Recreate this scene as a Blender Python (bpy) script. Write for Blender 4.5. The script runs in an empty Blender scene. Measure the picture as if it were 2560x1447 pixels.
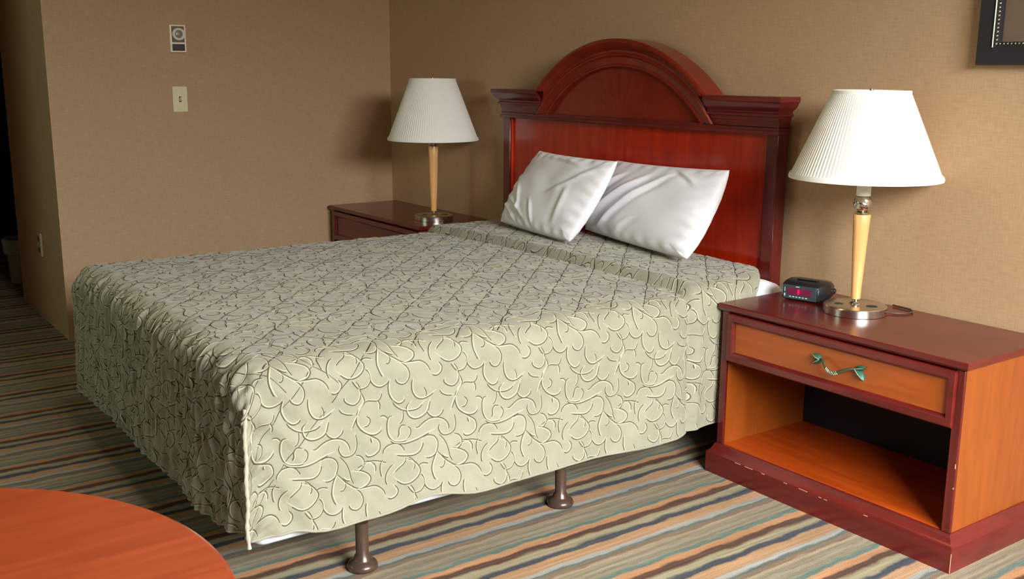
import bpy, math, random
import numpy as np
from mathutils import Vector, Matrix

random.seed(7)
RNG = np.random.default_rng(11)
scene = bpy.context.scene

# ------------------------------------------------------------------ camera
CAM_POS = (4.9594, -2.7335, 1.2358)
YAW, PITCH, ROLL, FPX = -0.9503, 0.2087, 0.0061, 2565.8
cam_data = bpy.data.cameras.new('camera')
cam = bpy.data.objects.new('camera', cam_data)
scene.collection.objects.link(cam)
fw = Vector((math.sin(YAW)*math.cos(PITCH), math.cos(YAW)*math.cos(PITCH), -math.sin(PITCH)))
rt = Vector((math.cos(YAW), -math.sin(YAW), 0))
up = rt.cross(fw)
rt2 = rt*math.cos(ROLL) + up*math.sin(ROLL)
up2 = -rt*math.sin(ROLL) + up*math.cos(ROLL)
rot = Matrix((rt2, up2, -fw)).transposed()
cam.matrix_world = Matrix.Translation(CAM_POS) @ rot.to_4x4()
cam_data.sensor_fit = 'HORIZONTAL'
cam_data.sensor_width = 36.0
cam_data.lens = FPX/2560*36.0
cam_data.clip_start = 0.05
scene.camera = cam

# ------------------------------------------------------------------ light
scene.view_settings.view_transform = 'Standard'
scene.view_settings.look = 'None'
scene.view_settings.exposure = 0.0
scene.view_settings.gamma = 1.0
scene.view_settings.use_curve_mapping = False

world = bpy.data.worlds.new('overcast_sky')
scene.world = world
world.use_nodes = True
wn = world.node_tree
wn.nodes['Background'].inputs[0].default_value = (0.85, 1.0, 0.80, 1)
wn.nodes['Background'].inputs[1].default_value = 1.5

WIN_Y0, WIN_Y1, WIN_Z0, WIN_Z1 = -2.10, -0.55, 0.78, 2.12   # the window in the right wall
RX = 5.40
# the bright sky above the tree line outside that window
SKY_Z0, SKY_Z1, SKY_W = 2.0, 5.6, 6.4
ld = bpy.data.lights.new('sky_daylight', 'AREA')
ld.shape = 'RECTANGLE'
ld.size = SKY_Z1-SKY_Z0
ld.size_y = SKY_W
ld.energy = 4350
ld.color = (0.965, 0.965, 1.0)
lo = bpy.data.objects.new('sky_daylight', ld)
scene.collection.objects.link(lo)
lo.location = (RX+3.0, (WIN_Y0+WIN_Y1)/2, (SKY_Z0+SKY_Z1)/2)
lo.rotation_euler = (0, math.radians(90), 0)     # shines towards -x

# added weak green fill behind the camera, set in a made-up unseen window
l2 = bpy.data.lights.new('added_green_fill', 'AREA')
l2.shape = 'RECTANGLE'; l2.size = 1.1; l2.size_y = 1.0; l2.energy = 15; l2.color = (0.68, 1.0, 0.86)
l2o = bpy.data.objects.new('added_green_fill', l2)
scene.collection.objects.link(l2o)
l2o.location = (0.95, -4.6-0.16, 1.50)
l2o.rotation_euler = (math.radians(90), 0, 0)     # shines towards +y

# added weak warm fill from above, set under a made-up unseen ceiling lamp
cd = bpy.data.lights.new('added_warm_fill', 'AREA')
cd.shape = 'DISK'; cd.size = 0.30; cd.energy = 4; cd.color = (1.0, 0.72, 0.42)
co = bpy.data.objects.new('added_warm_fill', cd)
scene.collection.objects.link(co)
co.location = (2.4, -1.9, 2.33)

# ------------------------------------------------------------------ helpers
def srgb(r, g, b):
    f = lambda c: (c/255/12.92) if c/255 <= 0.04045 else ((c/255+0.055)/1.055)**2.4
    return (f(r), f(g), f(b), 1)

def new_mat(name, color=(0.8, 0.8, 0.8, 1), rough=0.5, metal=0.0, **kw):
    m = bpy.data.materials.new(name)
    m.use_nodes = True
    b = m.node_tree.nodes['Principled BSDF']
    b.inputs['Base Color'].default_value = color
    b.inputs['Roughness'].default_value = rough
    b.inputs['Metallic'].default_value = metal
    for k, v in kw.items():
        b.inputs[k.replace('_', ' ')].default_value = v
    return m

def nd(m, t, **kw):
    n = m.node_tree.nodes.new(t)
    for k, v in kw.items():
        setattr(n, k, v)
    return n

def lk(m, a, b):
    m.node_tree.links.new(a, b)

def bsdf(m):
    return m.node_tree.nodes['Principled BSDF']

def ramp_set(r, stops, interp='LINEAR'):
    cr = r.color_ramp
    cr.interpolation = interp
    while len(cr.elements) > 1:
        cr.elements.remove(cr.elements[-1])
    cr.elements[0].position = stops[0][0]
    cr.elements[0].color = stops[0][1]
    for p, c in stops[1:]:
        e = cr.elements.new(p)
        e.color = c

def grain_mat(name, c_dark, c_light, scale, rough=0.28, coat=0.3, bump=0.02, contrast=(0.35, 0.7)):
    """varnished wood: colour streaks stretched along one axis"""
    m = new_mat(name, c_light, rough, Coat_Weight=coat, Coat_Roughness=0.12)
    tc = nd(m, 'ShaderNodeTexCoord')
    mp = nd(m, 'ShaderNodeMapping')
    mp.inputs['Scale'].default_value = scale
    lk(m, tc.outputs['Object'], mp.inputs[0])
    n = nd(m, 'ShaderNodeTexNoise')
    n.inputs['Scale'].default_value = 6
    n.inputs['Detail'].default_value = 6
    n.inputs['Distortion'].default_value = 0.6
    lk(m, mp.outputs[0], n.inputs['Vector'])
    r = nd(m, 'ShaderNodeValToRGB')
    ramp_set(r, [(contrast[0], c_dark), (contrast[1], c_light)])
    lk(m, n.outputs['Fac'], r.inputs[0])
    lk(m, r.outputs[0], bsdf(m).inputs['Base Color'])
    if bump:
        b = nd(m, 'ShaderNodeBump')
        b.inputs['Strength'].default_value = bump
        b.inputs['Distance'].default_value = 0.002
        lk(m, n.outputs['Fac'], b.inputs['Height'])
        lk(m, b.outputs[0], bsdf(m).inputs['Normal'])
    return m

class MB:
    """collects vertices and faces and links them as one mesh object"""
    def __init__(self):
        self.v = []; self.f = []; self.mi = []
    def add(self, vs, fs, mi=0):
        o = len(self.v)
        self.v += [tuple(p) for p in vs]
        self.f += [tuple(i+o for i in q) for q in fs]
        self.mi += [mi]*len(fs)
    def box(self, x0, x1, y0, y1, z0, z1, mi=0):
        vs = [(x0,y0,z0),(x1,y0,z0),(x1,y1,z0),(x0,y1,z0),(x0,y0,z1),(x1,y0,z1),(x1,y1,z1),(x0,y1,z1)]
        self.add(vs, [(0,3,2,1),(4,5,6,7),(0,1,5,4),(1,2,6,5),(2,3,7,6),(3,0,4,7)], mi)
    def rings(self, rings, closed=True, cap=True, mi=0):
        n = len(rings[0]); vs = [p for r in rings for p in r]; fs = []
        for i in range(len(rings)-1):
            for j in range(n if closed else n-1):
                a = i*n+j; b = i*n+(j+1) % n
                fs.append((a, b, b+n, a+n))
        if cap:
            fs.append(tuple(range(n-1, -1, -1)))
            fs.append(tuple(range((len(rings)-1)*n, len(rings)*n)))
        self.add(vs, fs, mi)
    def lathe(self, prof, c=(0, 0, 0), n=48, mi=0, cap=True):
        self.rings([[(c[0]+r*math.cos(2*math.pi*k/n), c[1]+r*math.sin(2*math.pi*k/n), c[2]+z) for k in range(n)] for r, z in prof], True, cap, mi)
    def tube(self, pts, r, n=8, mi=0):
        rings = []
        P = [Vector(p) for p in pts]
        rr = r if hasattr(r, '__len__') else [r]*len(P)
        prev = None
        for i, p in enumerate(P):
            t = (P[min(i+1, len(P)-1)]-P[max(i-1, 0)]).normalized()
            if prev is None:
                a = Vector((0, 0, 1)) if abs(t.z) < 0.9 else Vector((1, 0, 0))
                s = t.cross(a).normalized()
            else:
                s = (prev-t*prev.dot(t)).normalized()
            prev = s
            q = t.cross(s)
            rings.append([tuple(p+(s*math.cos(2*math.pi*k/n)+q*math.sin(2*math.pi*k/n))*rr[i]) for k in range(n)])
        self.rings(rings, True, True, mi)
    def sphere(self, c, r, n=12, mi=0, sc=(1, 1, 1)):
        rings = []
        for i in range(1, n):
            a = math.pi*i/n
            rings.append([(c[0]+r*sc[0]*math.sin(a)*math.cos(2*math.pi*k/(2*n)), c[1]+r*sc[1]*math.sin(a)*math.sin(2*math.pi*k/(2*n)), c[2]-r*sc[2]*math.cos(a)) for k in range(2*n)])
        self.rings(rings, True, True, mi)
    def build(self, name, mats, parent=None, smooth=False, bevel=0.0, seg=2, angle=35, origin=None):
        me = bpy.data.meshes.new(name)
        vs = self.v
        if origin is not None:
            vs = [(p[0]-origin[0], p[1]-origin[1], p[2]-origin[2]) for p in vs]
        me.from_pydata(vs, [], self.f)
        if not isinstance(mats, (list, tuple)):
            mats = [mats]
        for m in mats:
            me.materials.append(m)
        me.polygons.foreach_set('material_index', self.mi)
        me.update()
        o = bpy.data.objects.new(name, me)
        scene.collection.objects.link(o)
        if origin is not None:
            o.location = origin
        if smooth:
            me.polygons.foreach_set('use_smooth', [True]*len(me.polygons))
            try:
                me.set_sharp_from_angle(angle=math.radians(angle))
            except Exception:
                pass
        if bevel > 0:
            b = o.modifiers.new('bevel', 'BEVEL')
            b.width = bevel; b.segments = seg; b.limit_method = 'ANGLE'; b.angle_limit = math.radians(40)
            b.harden_normals = False
            me.polygons.foreach_set('use_smooth', [True]*len(me.polygons))
            try:
                me.set_sharp_from_angle(angle=math.radians(60))
            except Exception:
                pass
        if parent is not None:
            o.parent = parent
        return o

def tag(o, label=None, cat=None, group=None, kind=None):
    if label: o['label'] = label
    if cat: o['category'] = cat
    if group: o['group'] = group
    if kind: o['kind'] = kind
    return o

def thing(name, loc, label, cat, group=None, rz=0.0):
    o = bpy.data.objects.new(name, None)
    scene.collection.objects.link(o)
    o.empty_display_size = 0.1
    o.location = loc
    o.rotation_euler = (0, 0, rz)
    return tag(o, label, cat, group)

def struct(name, mb, m, **kw):
    o = mb.build(name, m, **kw)
    o['kind'] = 'structure'
    return o

# ------------------------------------------------------------------ materials of the room
def wall_material():
    m = new_mat('tan_vinyl_wallcovering', srgb(186, 152, 112), 0.62)
    tc = nd(m, 'ShaderNodeTexCoord')
    mp = nd(m, 'ShaderNodeMapping'); mp.inputs['Scale'].default_value = (260, 260, 26)
    lk(m, tc.outputs['Object'], mp.inputs[0])
    n1 = nd(m, 'ShaderNodeTexNoise'); n1.inputs['Scale'].default_value = 1.0; n1.inputs['Detail'].default_value = 3
    lk(m, mp.outputs[0], n1.inputs['Vector'])
    mp2 = nd(m, 'ShaderNodeMapping'); mp2.inputs['Scale'].default_value = (22, 22, 240)
    lk(m, tc.outputs['Object'], mp2.inputs[0])
    n2 = nd(m, 'ShaderNodeTexNoise'); n2.inputs['Scale'].default_value = 1.0; n2.inputs['Detail'].default_value = 3
    lk(m, mp2.outputs[0], n2.inputs['Vector'])
    ad = nd(m, 'ShaderNodeMath', operation='ADD')
    lk(m, n1.outputs['Fac'], ad.inputs[0]); lk(m, n2.outputs['Fac'], ad.inputs[1])
    r = nd(m, 'ShaderNodeValToRGB')
    ramp_set(r, [(0.3, srgb(172, 140, 104)), (0.7, srgb(194, 160, 120))])
    hf = nd(m, 'ShaderNodeMath', operation='MULTIPLY'); hf.inputs[1].default_value = 0.5
    lk(m, ad.outputs[0], hf.inputs[0]); lk(m, hf.outputs[0], r.inputs[0])
    lk(m, r.outputs[0], bsdf(m).inputs['Base Color'])
    b = nd(m, 'ShaderNodeBump'); b.inputs['Strength'].default_value = 0.25; b.inputs['Distance'].default_value = 0.001
    lk(m, ad.outputs[0], b.inputs['Height']); lk(m, b.outputs[0], bsdf(m).inputs['Normal'])
    return m

def carpet_material():
    m = new_mat('striped_carpet', (0.3, 0.25, 0.2, 1), 0.95)
    bsdf(m).inputs['Specular IOR Level'].default_value = 0.1
    tc = nd(m, 'ShaderNodeTexCoord')
    sp = nd(m, 'ShaderNodeSeparateXYZ'); lk(m, tc.outputs['Object'], sp.inputs[0])
    # wavy edges: slow noise along y, different for every stripe
    mp = nd(m, 'ShaderNodeMapping'); mp.inputs['Scale'].default_value = (16, 11.0, 1)
    lk(m, tc.outputs['Object'], mp.inputs[0])
    nz = nd(m, 'ShaderNodeTexNoise'); nz.inputs['Scale'].default_value = 1.0; nz.inputs['Detail'].default_value = 4
    lk(m, mp.outputs[0], nz.inputs['Vector'])
    w = nd(m, 'ShaderNodeMath', operation='MULTIPLY_ADD'); w.inputs[1].default_value = 0.032; w.inputs[2].default_value = -0.016
    lk(m, nz.outputs['Fac'], w.inputs[0])
    a = nd(m, 'ShaderNodeMath', operation='ADD'); lk(m, sp.outputs[0], a.inputs[0]); lk(m, w.outputs[0], a.inputs[1])
    P = 0.277
    s = nd(m, 'ShaderNodeMath', operation='MULTIPLY_ADD'); s.inputs[1].default_value = 1/P; s.inputs[2].default_value = -(2.675-0.005)/P+20
    lk(m, a.outputs[0], s.inputs[0])
    fr = nd(m, 'ShaderNodeMath', operation='FRACT'); lk(m, s.outputs[0], fr.inputs[0])
    r = nd(m, 'ShaderNodeValToRGB')
    C = srgb
    brown, olive, navy, tan, ltb = C(96,74,62), C(160,152,122), C(78,82,86), C(180,144,108), C(164,163,152)
    grey, teal, ltan, rust = C(138,130,110), C(104,124,114), C(168,155,128), C(142,114,94)
    ramp_set(r, [(0.0, brown), (0.035, brown), (0.055, C(140,120,92)), (0.075, olive), (0.145, olive), (0.18, navy), (0.235, navy), (0.26, tan), (0.38, tan),
                 (0.40, ltb), (0.44, ltb), (0.465, C(104,114,108)), (0.50, C(126,120,100)), (0.545, rust), (0.565, ltan), (0.62, C(150,138,112)), (0.66, grey), (0.70, C(160,150,126)),
                 (0.745, grey), (0.785, C(146,140,116)), (0.82, teal), (0.85, teal), (0.87, tan), (0.94, C(190,140,98)), (0.97, brown), (1.0, brown)])
    lk(m, fr.outputs[0], r.inputs[0])
    # streaks between stripes and pile speckle
    mp2 = nd(m, 'ShaderNodeMapping'); mp2.inputs['Scale'].default_value = (110, 3.2, 1)
    lk(m, tc.outputs['Object'], mp2.inputs[0])
    n2 = nd(m, 'ShaderNodeTexNoise'); n2.inputs['Scale'].default_value = 1; n2.inputs['Detail'].default_value = 3
    lk(m, mp2.outputs[0], n2.inputs['Vector'])
    n3 = nd(m, 'ShaderNodeTexNoise'); n3.inputs['Scale'].default_value = 420; n3.inputs['Detail'].default_value = 2
    lk(m, tc.outputs['Object'], n3.inputs['Vector'])
    v = nd(m, 'ShaderNodeMath', operation='MULTIPLY_ADD'); v.inputs[1].default_value = 0.9; v.inputs[2].default_value = 0.17
    lk(m, n2.outputs['Fac'], v.inputs[0])
    v2 = nd(m, 'ShaderNodeMath', operation='MULTIPLY_ADD'); v2.inputs[1].default_value = 0.5
    lk(m, n3.outputs['Fac'], v2.inputs[0]); lk(m, v.outputs[0], v2.inputs[2])
    hs = nd(m, 'ShaderNodeHueSaturation'); lk(m, r.outputs[0], hs.inputs['Color']); lk(m, v2.outputs[0], hs.inputs['Value'])
    lk(m, hs.outputs[0], bsdf(m).inputs['Base Color'])
    b = nd(m, 'ShaderNodeBump'); b.inputs['Strength'].default_value = 0.5; b.inputs['Distance'].default_value = 0.004
    lk(m, n3.outputs['Fac'], b.inputs['Height']); lk(m, b.outputs[0], bsdf(m).inputs['Normal'])
    return m

M = {}
M['wall'] = wall_material()
M['carpet'] = carpet_material()
M['ceiling'] = new_mat('ceiling_paint', srgb(170, 150, 120), 0.9)
M['white_paint'] = new_mat('white_paint', srgb(225, 222, 214), 0.5)
M['alcove_shade'] = new_mat('alcove_shade_wall', srgb(26, 20, 17), 0.6)  # near-black wall colour, paints in the darkness of alcove and hallway end
M['cherry'] = grain_mat('dark_cherry_wood', srgb(88, 20, 18), srgb(106, 29, 25), (0.6, 2, 6), 0.30, 0.3)
M['cherry_v'] = grain_mat('dark_cherry_wood_upright', srgb(82, 18, 16), srgb(108, 30, 26), (6, 6, 0.6), 0.27, 0.35)
M['cherry_arch'] = grain_mat('red_cherry_arch', srgb(112, 28, 16), srgb(136, 40, 22), (2, 2, 2), 0.25, 0.45, contrast=(0.3, 0.8))
M['cherry_panel'] = grain_mat('red_cherry_panel', srgb(160, 34, 9), srgb(184, 46, 13), (5, 5, 0.7), 0.25, 0.45)
M['orange_wood'] = grain_mat('orange_cherry_veneer', srgb(132, 64, 17), srgb(146, 72, 22), (7, 7, 0.8), 0.36, 0.2)
M['orange_wood_h'] = grain_mat('orange_cherry_veneer_level', srgb(154, 72, 18), srgb(170, 82, 24), (0.8, 7, 7), 0.36, 0.2)
M['shelf_wood'] = grain_mat('red_brown_shelf_veneer', srgb(160, 60, 12), srgb(178, 74, 18), (0.8, 7, 7), 0.30, 0.3)
M['unlit_back'] = new_mat('unlit_black_back', srgb(16, 12, 12), 0.8)
M['table_top'] = grain_mat('orange_cherry_table_top', srgb(156, 64, 28), srgb(178, 78, 38), (9, 0.8, 1), 0.42, 0.15, contrast=(0.3, 0.75))
M['table_edge'] = grain_mat('orange_cherry_table_edge', srgb(150, 52, 26), srgb(172, 64, 36), (1, 1, 1), 0.22, 0.5)
M['blond_wood'] = grain_mat('blond_lamp_wood', srgb(228, 166, 98), srgb(240, 188, 122), (9, 9, 1.2), 0.3, 0.4, contrast=(0.3, 0.8))
M['nickel'] = new_mat('brushed_nickel', (0.62, 0.58, 0.50, 1), 0.24, 1.0)
M['bed_metal'] = new_mat('brown_bed_frame_metal', srgb(84, 66, 54), 0.3, 0.35, Coat_Weight=0.5)
M['black_plastic'] = new_mat('black_plastic', (0.012, 0.014, 0.018, 1), 0.28)
M['clock_face'] = new_mat('clock_front_plastic', (0.035, 0.05, 0.055, 1), 0.3)
M['clock_print'] = new_mat('clock_white_print', (0.6, 0.62, 0.6, 1), 0.5)
M['verdigris'] = new_mat('verdigris_metal', srgb(48, 96, 78), 0.5, 0.3)
M['aged_stem'] = new_mat('aged_bronze_stem', srgb(74, 84, 58), 0.5, 0.4)
M['verdigris_light'] = new_mat('pale_verdigris_metal', srgb(176, 186, 150), 0.5, 0.2)  # paler tone for the wire and leaf veins
M['ivory'] = new_mat('ivory_plastic', srgb(226, 216, 168), 0.4)
M['pale_metal'] = new_mat('thermostat_trim', srgb(255, 240, 216), 0.4, 0.0)
M['brown_plate'] = new_mat('thermostat_brown_plate', srgb(104, 82, 54), 0.3, 0.3)
M['dark_plate'] = new_mat('thermostat_dark_plate', srgb(48, 36, 20), 0.3)
M['socket_hole'] = new_mat('black_outlet', (0.02, 0.018, 0.015, 1), 0.5)
M['cord'] = new_mat('brown_lamp_cord', srgb(70, 50, 36), 0.5)
M['leather'] = new_mat('black_leather_frame', srgb(30, 27, 28), 0.5)
M['silver_bead'] = new_mat('silver_beads', (0.75, 0.72, 0.64, 1), 0.25, 1.0)
M['brown_mat_board'] = new_mat('brown_mat_board', srgb(112, 92, 74), 0.8)
M['outlet_tan'] = new_mat('taupe_cover_plate', srgb(176, 160, 130), 0.4)
M['bin_plastic'] = new_mat('pale_bin_plastic', srgb(150, 150, 140), 0.5)
M['chip'] = new_mat('chipped_bare_wood', srgb(214, 150, 116), 0.7)

def sheet_mat(name, col):
    m = new_mat(name, col, 0.85)
    bsdf(m).inputs['Sheen Weight'].default_value = 0.15
    tc = nd(m, 'ShaderNodeTexCoord')
    n = nd(m, 'ShaderNodeTexNoise'); n.inputs['Scale'].default_value = 30; n.inputs['Detail'].default_value = 4
    lk(m, tc.outputs['Object'], n.inputs['Vector'])
    b = nd(m, 'ShaderNodeBump'); b.inputs['Strength'].default_value = 0.12; b.inputs['Distance'].default_value = 0.004
    lk(m, n.outputs['Fac'], b.inputs['Height']); lk(m, b.outputs[0], bsdf(m).inputs['Normal'])
    return m
M['sheet'] = sheet_mat('white_cotton', srgb(250, 250, 253))
M['ticking'] = sheet_mat('white_ticking', srgb(228, 230, 232))

def cloth_mat(name, c0, c1, bump=0.3):
    m = new_mat(name, c1, 0.72)
    bsdf(m).inputs['Sheen Weight'].default_value = 0.25
    bsdf(m).inputs['Specular IOR Level'].default_value = 0.35
    tc = nd(m, 'ShaderNodeTexCoord')
    n = nd(m, 'ShaderNodeTexNoise'); n.inputs['Scale'].default_value = 9; n.inputs['Detail'].default_value = 5
    lk(m, tc.outputs['Object'], n.inputs['Vector'])
    r = nd(m, 'ShaderNodeValToRGB'); ramp_set(r, [(0.3, c0), (0.7, c1)])
    lk(m, n.outputs['Fac'], r.inputs[0]); lk(m, r.outputs[0], bsdf(m).inputs['Base Color'])
    n2 = nd(m, 'ShaderNodeTexNoise'); n2.inputs['Scale'].default_value = 38; n2.inputs['Detail'].default_value = 5; n2.inputs['Distortion'].default_value = 1.2
    lk(m, tc.outputs['Object'], n2.inputs['Vector'])
    b = nd(m, 'ShaderNodeBump'); b.inputs['Strength'].default_value = bump; b.inputs['Distance'].default_value = 0.01
    lk(m, n2.outputs['Fac'], b.inputs['Height']); lk(m, b.outputs[0], bsdf(m).inputs['Normal'])
    return m
M['spread'] = cloth_mat('sage_green_quilt_cloth', srgb(144, 142, 120), srgb(158, 155, 132), 0.22)
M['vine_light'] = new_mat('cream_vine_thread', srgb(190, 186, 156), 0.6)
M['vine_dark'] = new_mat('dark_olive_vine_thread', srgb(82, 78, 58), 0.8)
M['stitch'] = new_mat('dark_seam_and_fold_line', srgb(52, 50, 30), 0.9)
M['piping'] = cloth_mat('pale_piping_cloth', srgb(176, 172, 148), srgb(192, 188, 164), 0.3)

def shade_material():
    m = bpy.data.materials.new('pleated_lampshade_cloth'); m.use_nodes = True
    nt = m.node_tree; nt.nodes.clear()
    out = nt.nodes.new('ShaderNodeOutputMaterial')
    d = nt.nodes.new('ShaderNodeBsdfDiffuse'); d.inputs[0].default_value = srgb(252, 250, 238)
    t = nt.nodes.new('ShaderNodeBsdfTranslucent'); t.inputs[0].default_value = srgb(246, 240, 220)
    mx = nt.nodes.new('ShaderNodeMixShader'); mx.inputs[0].default_value = 0.09
    nt.links.new(d.outputs[0], mx.inputs[1]); nt.links.new(t.outputs[0], mx.inputs[2]); nt.links.new(mx.outputs[0], out.inputs[0])
    return m
M['shade'] = shade_material()

def emit_mat(name, col, strength):
    m = new_mat(name, col, 0.4)
    bsdf(m).inputs['Emission Color'].default_value = col
    bsdf(m).inputs['Emission Strength'].default_value = strength
    return m
M['led_panel'] = emit_mat('dim_red_display', (0.12, 0.006, 0.03, 1), 0.3)
M['led_digit'] = emit_mat('red_display_digit', (0.6, 0.0, 0.10, 1), 0.5)

def glass_mat():
    m = bpy.data.materials.new('window_glass'); m.use_nodes = True
    nt = m.node_tree; nt.nodes.clear()
    out = nt.nodes.new('ShaderNodeOutputMaterial')
    t = nt.nodes.new('ShaderNodeBsdfTransparent'); g = nt.nodes.new('ShaderNodeBsdfGlossy'); g.inputs['Roughness'].default_value = 0.02
    mx = nt.nodes.new('ShaderNodeMixShader'); mx.inputs[0].default_value = 0.06
    nt.links.new(t.outputs[0], mx.inputs[1]); nt.links.new(g.outputs[0], mx.inputs[2]); nt.links.new(mx.outputs[0], out.inputs[0])
    return m
M['glass'] = glass_mat()

# ------------------------------------------------------------------ room shell
H = 2.44
YC = -1.72          # the left wall ends here and the hallway opens
YF = -4.6
mb = MB(); mb.box(-3.3, RX+0.12, YF-0.1, 0.12, -0.10, 0.0); struct('floor', mb, M['carpet'])
mb = MB(); mb.box(-3.3, RX+0.12, YF-0.1, 0.12, H, H+0.1); struct('ceiling', mb, M['ceiling'])
mb = MB(); mb.box(-0.12, RX+0.12, 0.0, 0.12, 0, H); struct('wall_back', mb, M['wall'])
mb = MB(); mb.box(-0.12, 0.0, YC, 0.0, 0, H); struct('wall_left', mb, M['wall'])
mb = MB(); mb.box(-1.05, -0.12, YC, YC+0.12, 0, H); struct('wall_hallway', mb, M['wall'])
mb = MB(); mb.box(-1.05, -0.93, YC+0.12, 0.0, 0, H); struct('wall_alcove', mb, M['wall'])
mb = MB(); mb.box(-3.3, -1.05, 0.0, 0.12, 0, H); struct('wall_alcove_back', mb, M['alcove_shade'])
mb = MB(); mb.box(-3.3, -3.2, YF, 0.0, 0, H); struct('wall_hallway_end', mb, M['alcove_shade'])
mb = MB(); mb.box(-3.2, 0.0, -2.95, -2.85, 0, H); struct('wall_hallway_front', mb, M['wall'])
mb = MB(); mb.box(-0.12, 0.0, YF, -2.95, 0, H); struct('wall_left_front', mb, M['wall'])
mb = MB()
mb.box(-3.2, 0.40, YF-0.12, YF, 0, H); mb.box(1.50, RX+0.12, YF-0.12, YF, 0, H)
mb.box(0.40, 1.50, YF-0.12, YF, 0, 1.0); mb.box(0.40, 1.50, YF-0.12, YF, 2.0, H)
struct('wall_front', mb, M['wall'])
w2 = bpy.data.objects.new('added_fill_window', None); scene.collection.objects.link(w2); w2['kind'] = 'structure'; w2.location = (0.95, YF-0.06, 1.0)  # unseen window, added to frame the green fill
mb = MB()
for a, b, c, d in ((0.40, 0.45, 1.0, 2.0), (1.45, 1.50, 1.0, 2.0), (0.40, 1.50, 1.0, 1.05), (0.40, 1.50, 1.95, 2.0)):
    mb.box(a, b, YF-0.08, YF-0.04, c, d)
o = mb.build('window_frame', M['white_paint'], parent=w2, origin=tuple(w2.location)); o.location = (0, 0, 0)
mb = MB(); mb.box(0.45, 1.45, YF-0.063, YF-0.057, 1.05, 1.95); o = mb.build('window_pane', M['glass'], parent=w2, origin=tuple(w2.location)); o.location = (0, 0, 0)
mb = MB()
mb.box(RX, RX+0.12, YF, WIN_Y0, 0, H); mb.box(RX, RX+0.12, WIN_Y1, 0.0, 0, H)
mb.box(RX, RX+0.12, WIN_Y0, WIN_Y1, 0, WIN_Z0); mb.box(RX, RX+0.12, WIN_Y0, WIN_Y1, WIN_Z1, H)
struct('wall_right', mb, M['wall'])
win = bpy.data.objects.new('window_1', None); scene.collection.objects.link(win); win['kind'] = 'structure'
win.location = (RX+0.06, (WIN_Y0+WIN_Y1)/2, WIN_Z0)
WO = Vector(win.location)
def wchild(mb, name, m, bevel=0):
    o = mb.build(name, m, parent=win, bevel=bevel, origin=tuple(WO)); o.location = (0, 0, 0); return o
mb = MB()
for a, b, c, d in ((WIN_Y0, WIN_Y0+0.05, WIN_Z0, WIN_Z1), (WIN_Y1-0.05, WIN_Y1, WIN_Z0, WIN_Z1), (WIN_Y0, WIN_Y1, WIN_Z0, WIN_Z0+0.05), (WIN_Y0, WIN_Y1, WIN_Z1-0.05, WIN_Z1), ((WIN_Y0+WIN_Y1)/2-0.025, (WIN_Y0+WIN_Y1)/2+0.025, WIN_Z0, WIN_Z1)):
    mb.box(RX+0.04, RX+0.08, a, b, c, d)
wchild(mb, 'window_frame', M['white_paint'])
mb = MB(); mb.box(RX+0.057, RX+0.063, WIN_Y0+0.05, WIN_Y1-0.05, WIN_Z0+0.05, WIN_Z1-0.05); wchild(mb, 'window_pane', M['glass'])
mb = MB(); mb.box(RX-0.05, RX, WIN_Y0-0.05, WIN_Y1+0.05, WIN_Z0-0.03, WIN_Z0); wchild(mb, 'window_sill', M['white_paint'], 0.005)

# made-up, unseen ceiling lamp, added to go with the warm fill
cl = thing('added_ceiling_lamp', (2.4, -1.9, H), 'added, unseen round ceiling lamp with a warm fill glow above the foot of the bed', 'lamp')
mb = MB(); mb.lathe([(0.16, 0.0), (0.16, -0.02), (0.15, -0.03)]); mb.build('added_lamp_base', M['nickel'], cl, smooth=True)
mb = MB(); mb.lathe([(0.145, -0.03), (0.14, -0.06), (0.11, -0.08), (0.05, -0.095), (0.005, -0.098)]); mb.build('added_glow_dome', emit_mat('added_warm_glow', (1.0, 0.75, 0.45, 1), 1.5), cl, smooth=True)
co.location = (2.4, -1.9, H-0.11)

# ------------------------------------------------------------------ things on the left wall
# thermostat
ty0, ty1, tz0, tz1 = -1.172, -1.098, 1.317, 1.443
th = thing('thermostat', (0, (ty0+ty1)/2, tz0), 'small round-dial thermostat with pale rim, above the light switch', 'thermostat')
def on_wall(mb, name, m, p, **kw):
    o = mb.build(name, m, parent=p, origin=tuple(p.location), **kw); o.location = (0, 0, 0); return o
mb = MB(); mb.box(0.0, 0.020, ty0, ty1, tz0, tz1); on_wall(mb, 'case', M['pale_metal'], th, bevel=0.003)
mb = MB(); mb.box(0.018, 0.0225, ty0+0.007, ty1-0.009, tz0+0.046, tz1-0.007); on_wall(mb, 'dial_plate', M['brown_plate'], th)
mb = MB(); mb.box(0.018, 0.0225, ty0+0.007, ty1-0.009, tz0+0.007, tz0+0.038); on_wall(mb, 'lower_plate', M['dark_plate'], th)
def ring_x(mb, c, prof, n=40):
    mb.rings([[(c[0]+h, c[1]+r*math.cos(2*math.pi*k/n), c[2]+r*math.sin(2*math.pi*k/n)) for k in range(n)] for r, h in prof])
dc = (0.0225, (ty0+ty1)/2, tz0+0.083)
mb = MB(); ring_x(mb, dc, [(0.029, 0), (0.029, 0.010), (0.026, 0.013), (0.019, 0.012), (0.0175, 0.006), (0.0001, 0.006)]); dial = on_wall(mb, 'dial', M['white_paint'], th, smooth=True)
mb = MB(); ring_x(mb, dc, [(0.0172, 0.0062), (0.015, 0.009), (0.008, 0.011), (0.0001, 0.0115)])
o = mb.build('dial_cap', new_mat('grey_dial_cap', srgb(150, 135, 108), 0.3), parent=dial, origin=tuple(th.location), smooth=True); o.location = (0, 0, 0)
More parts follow.
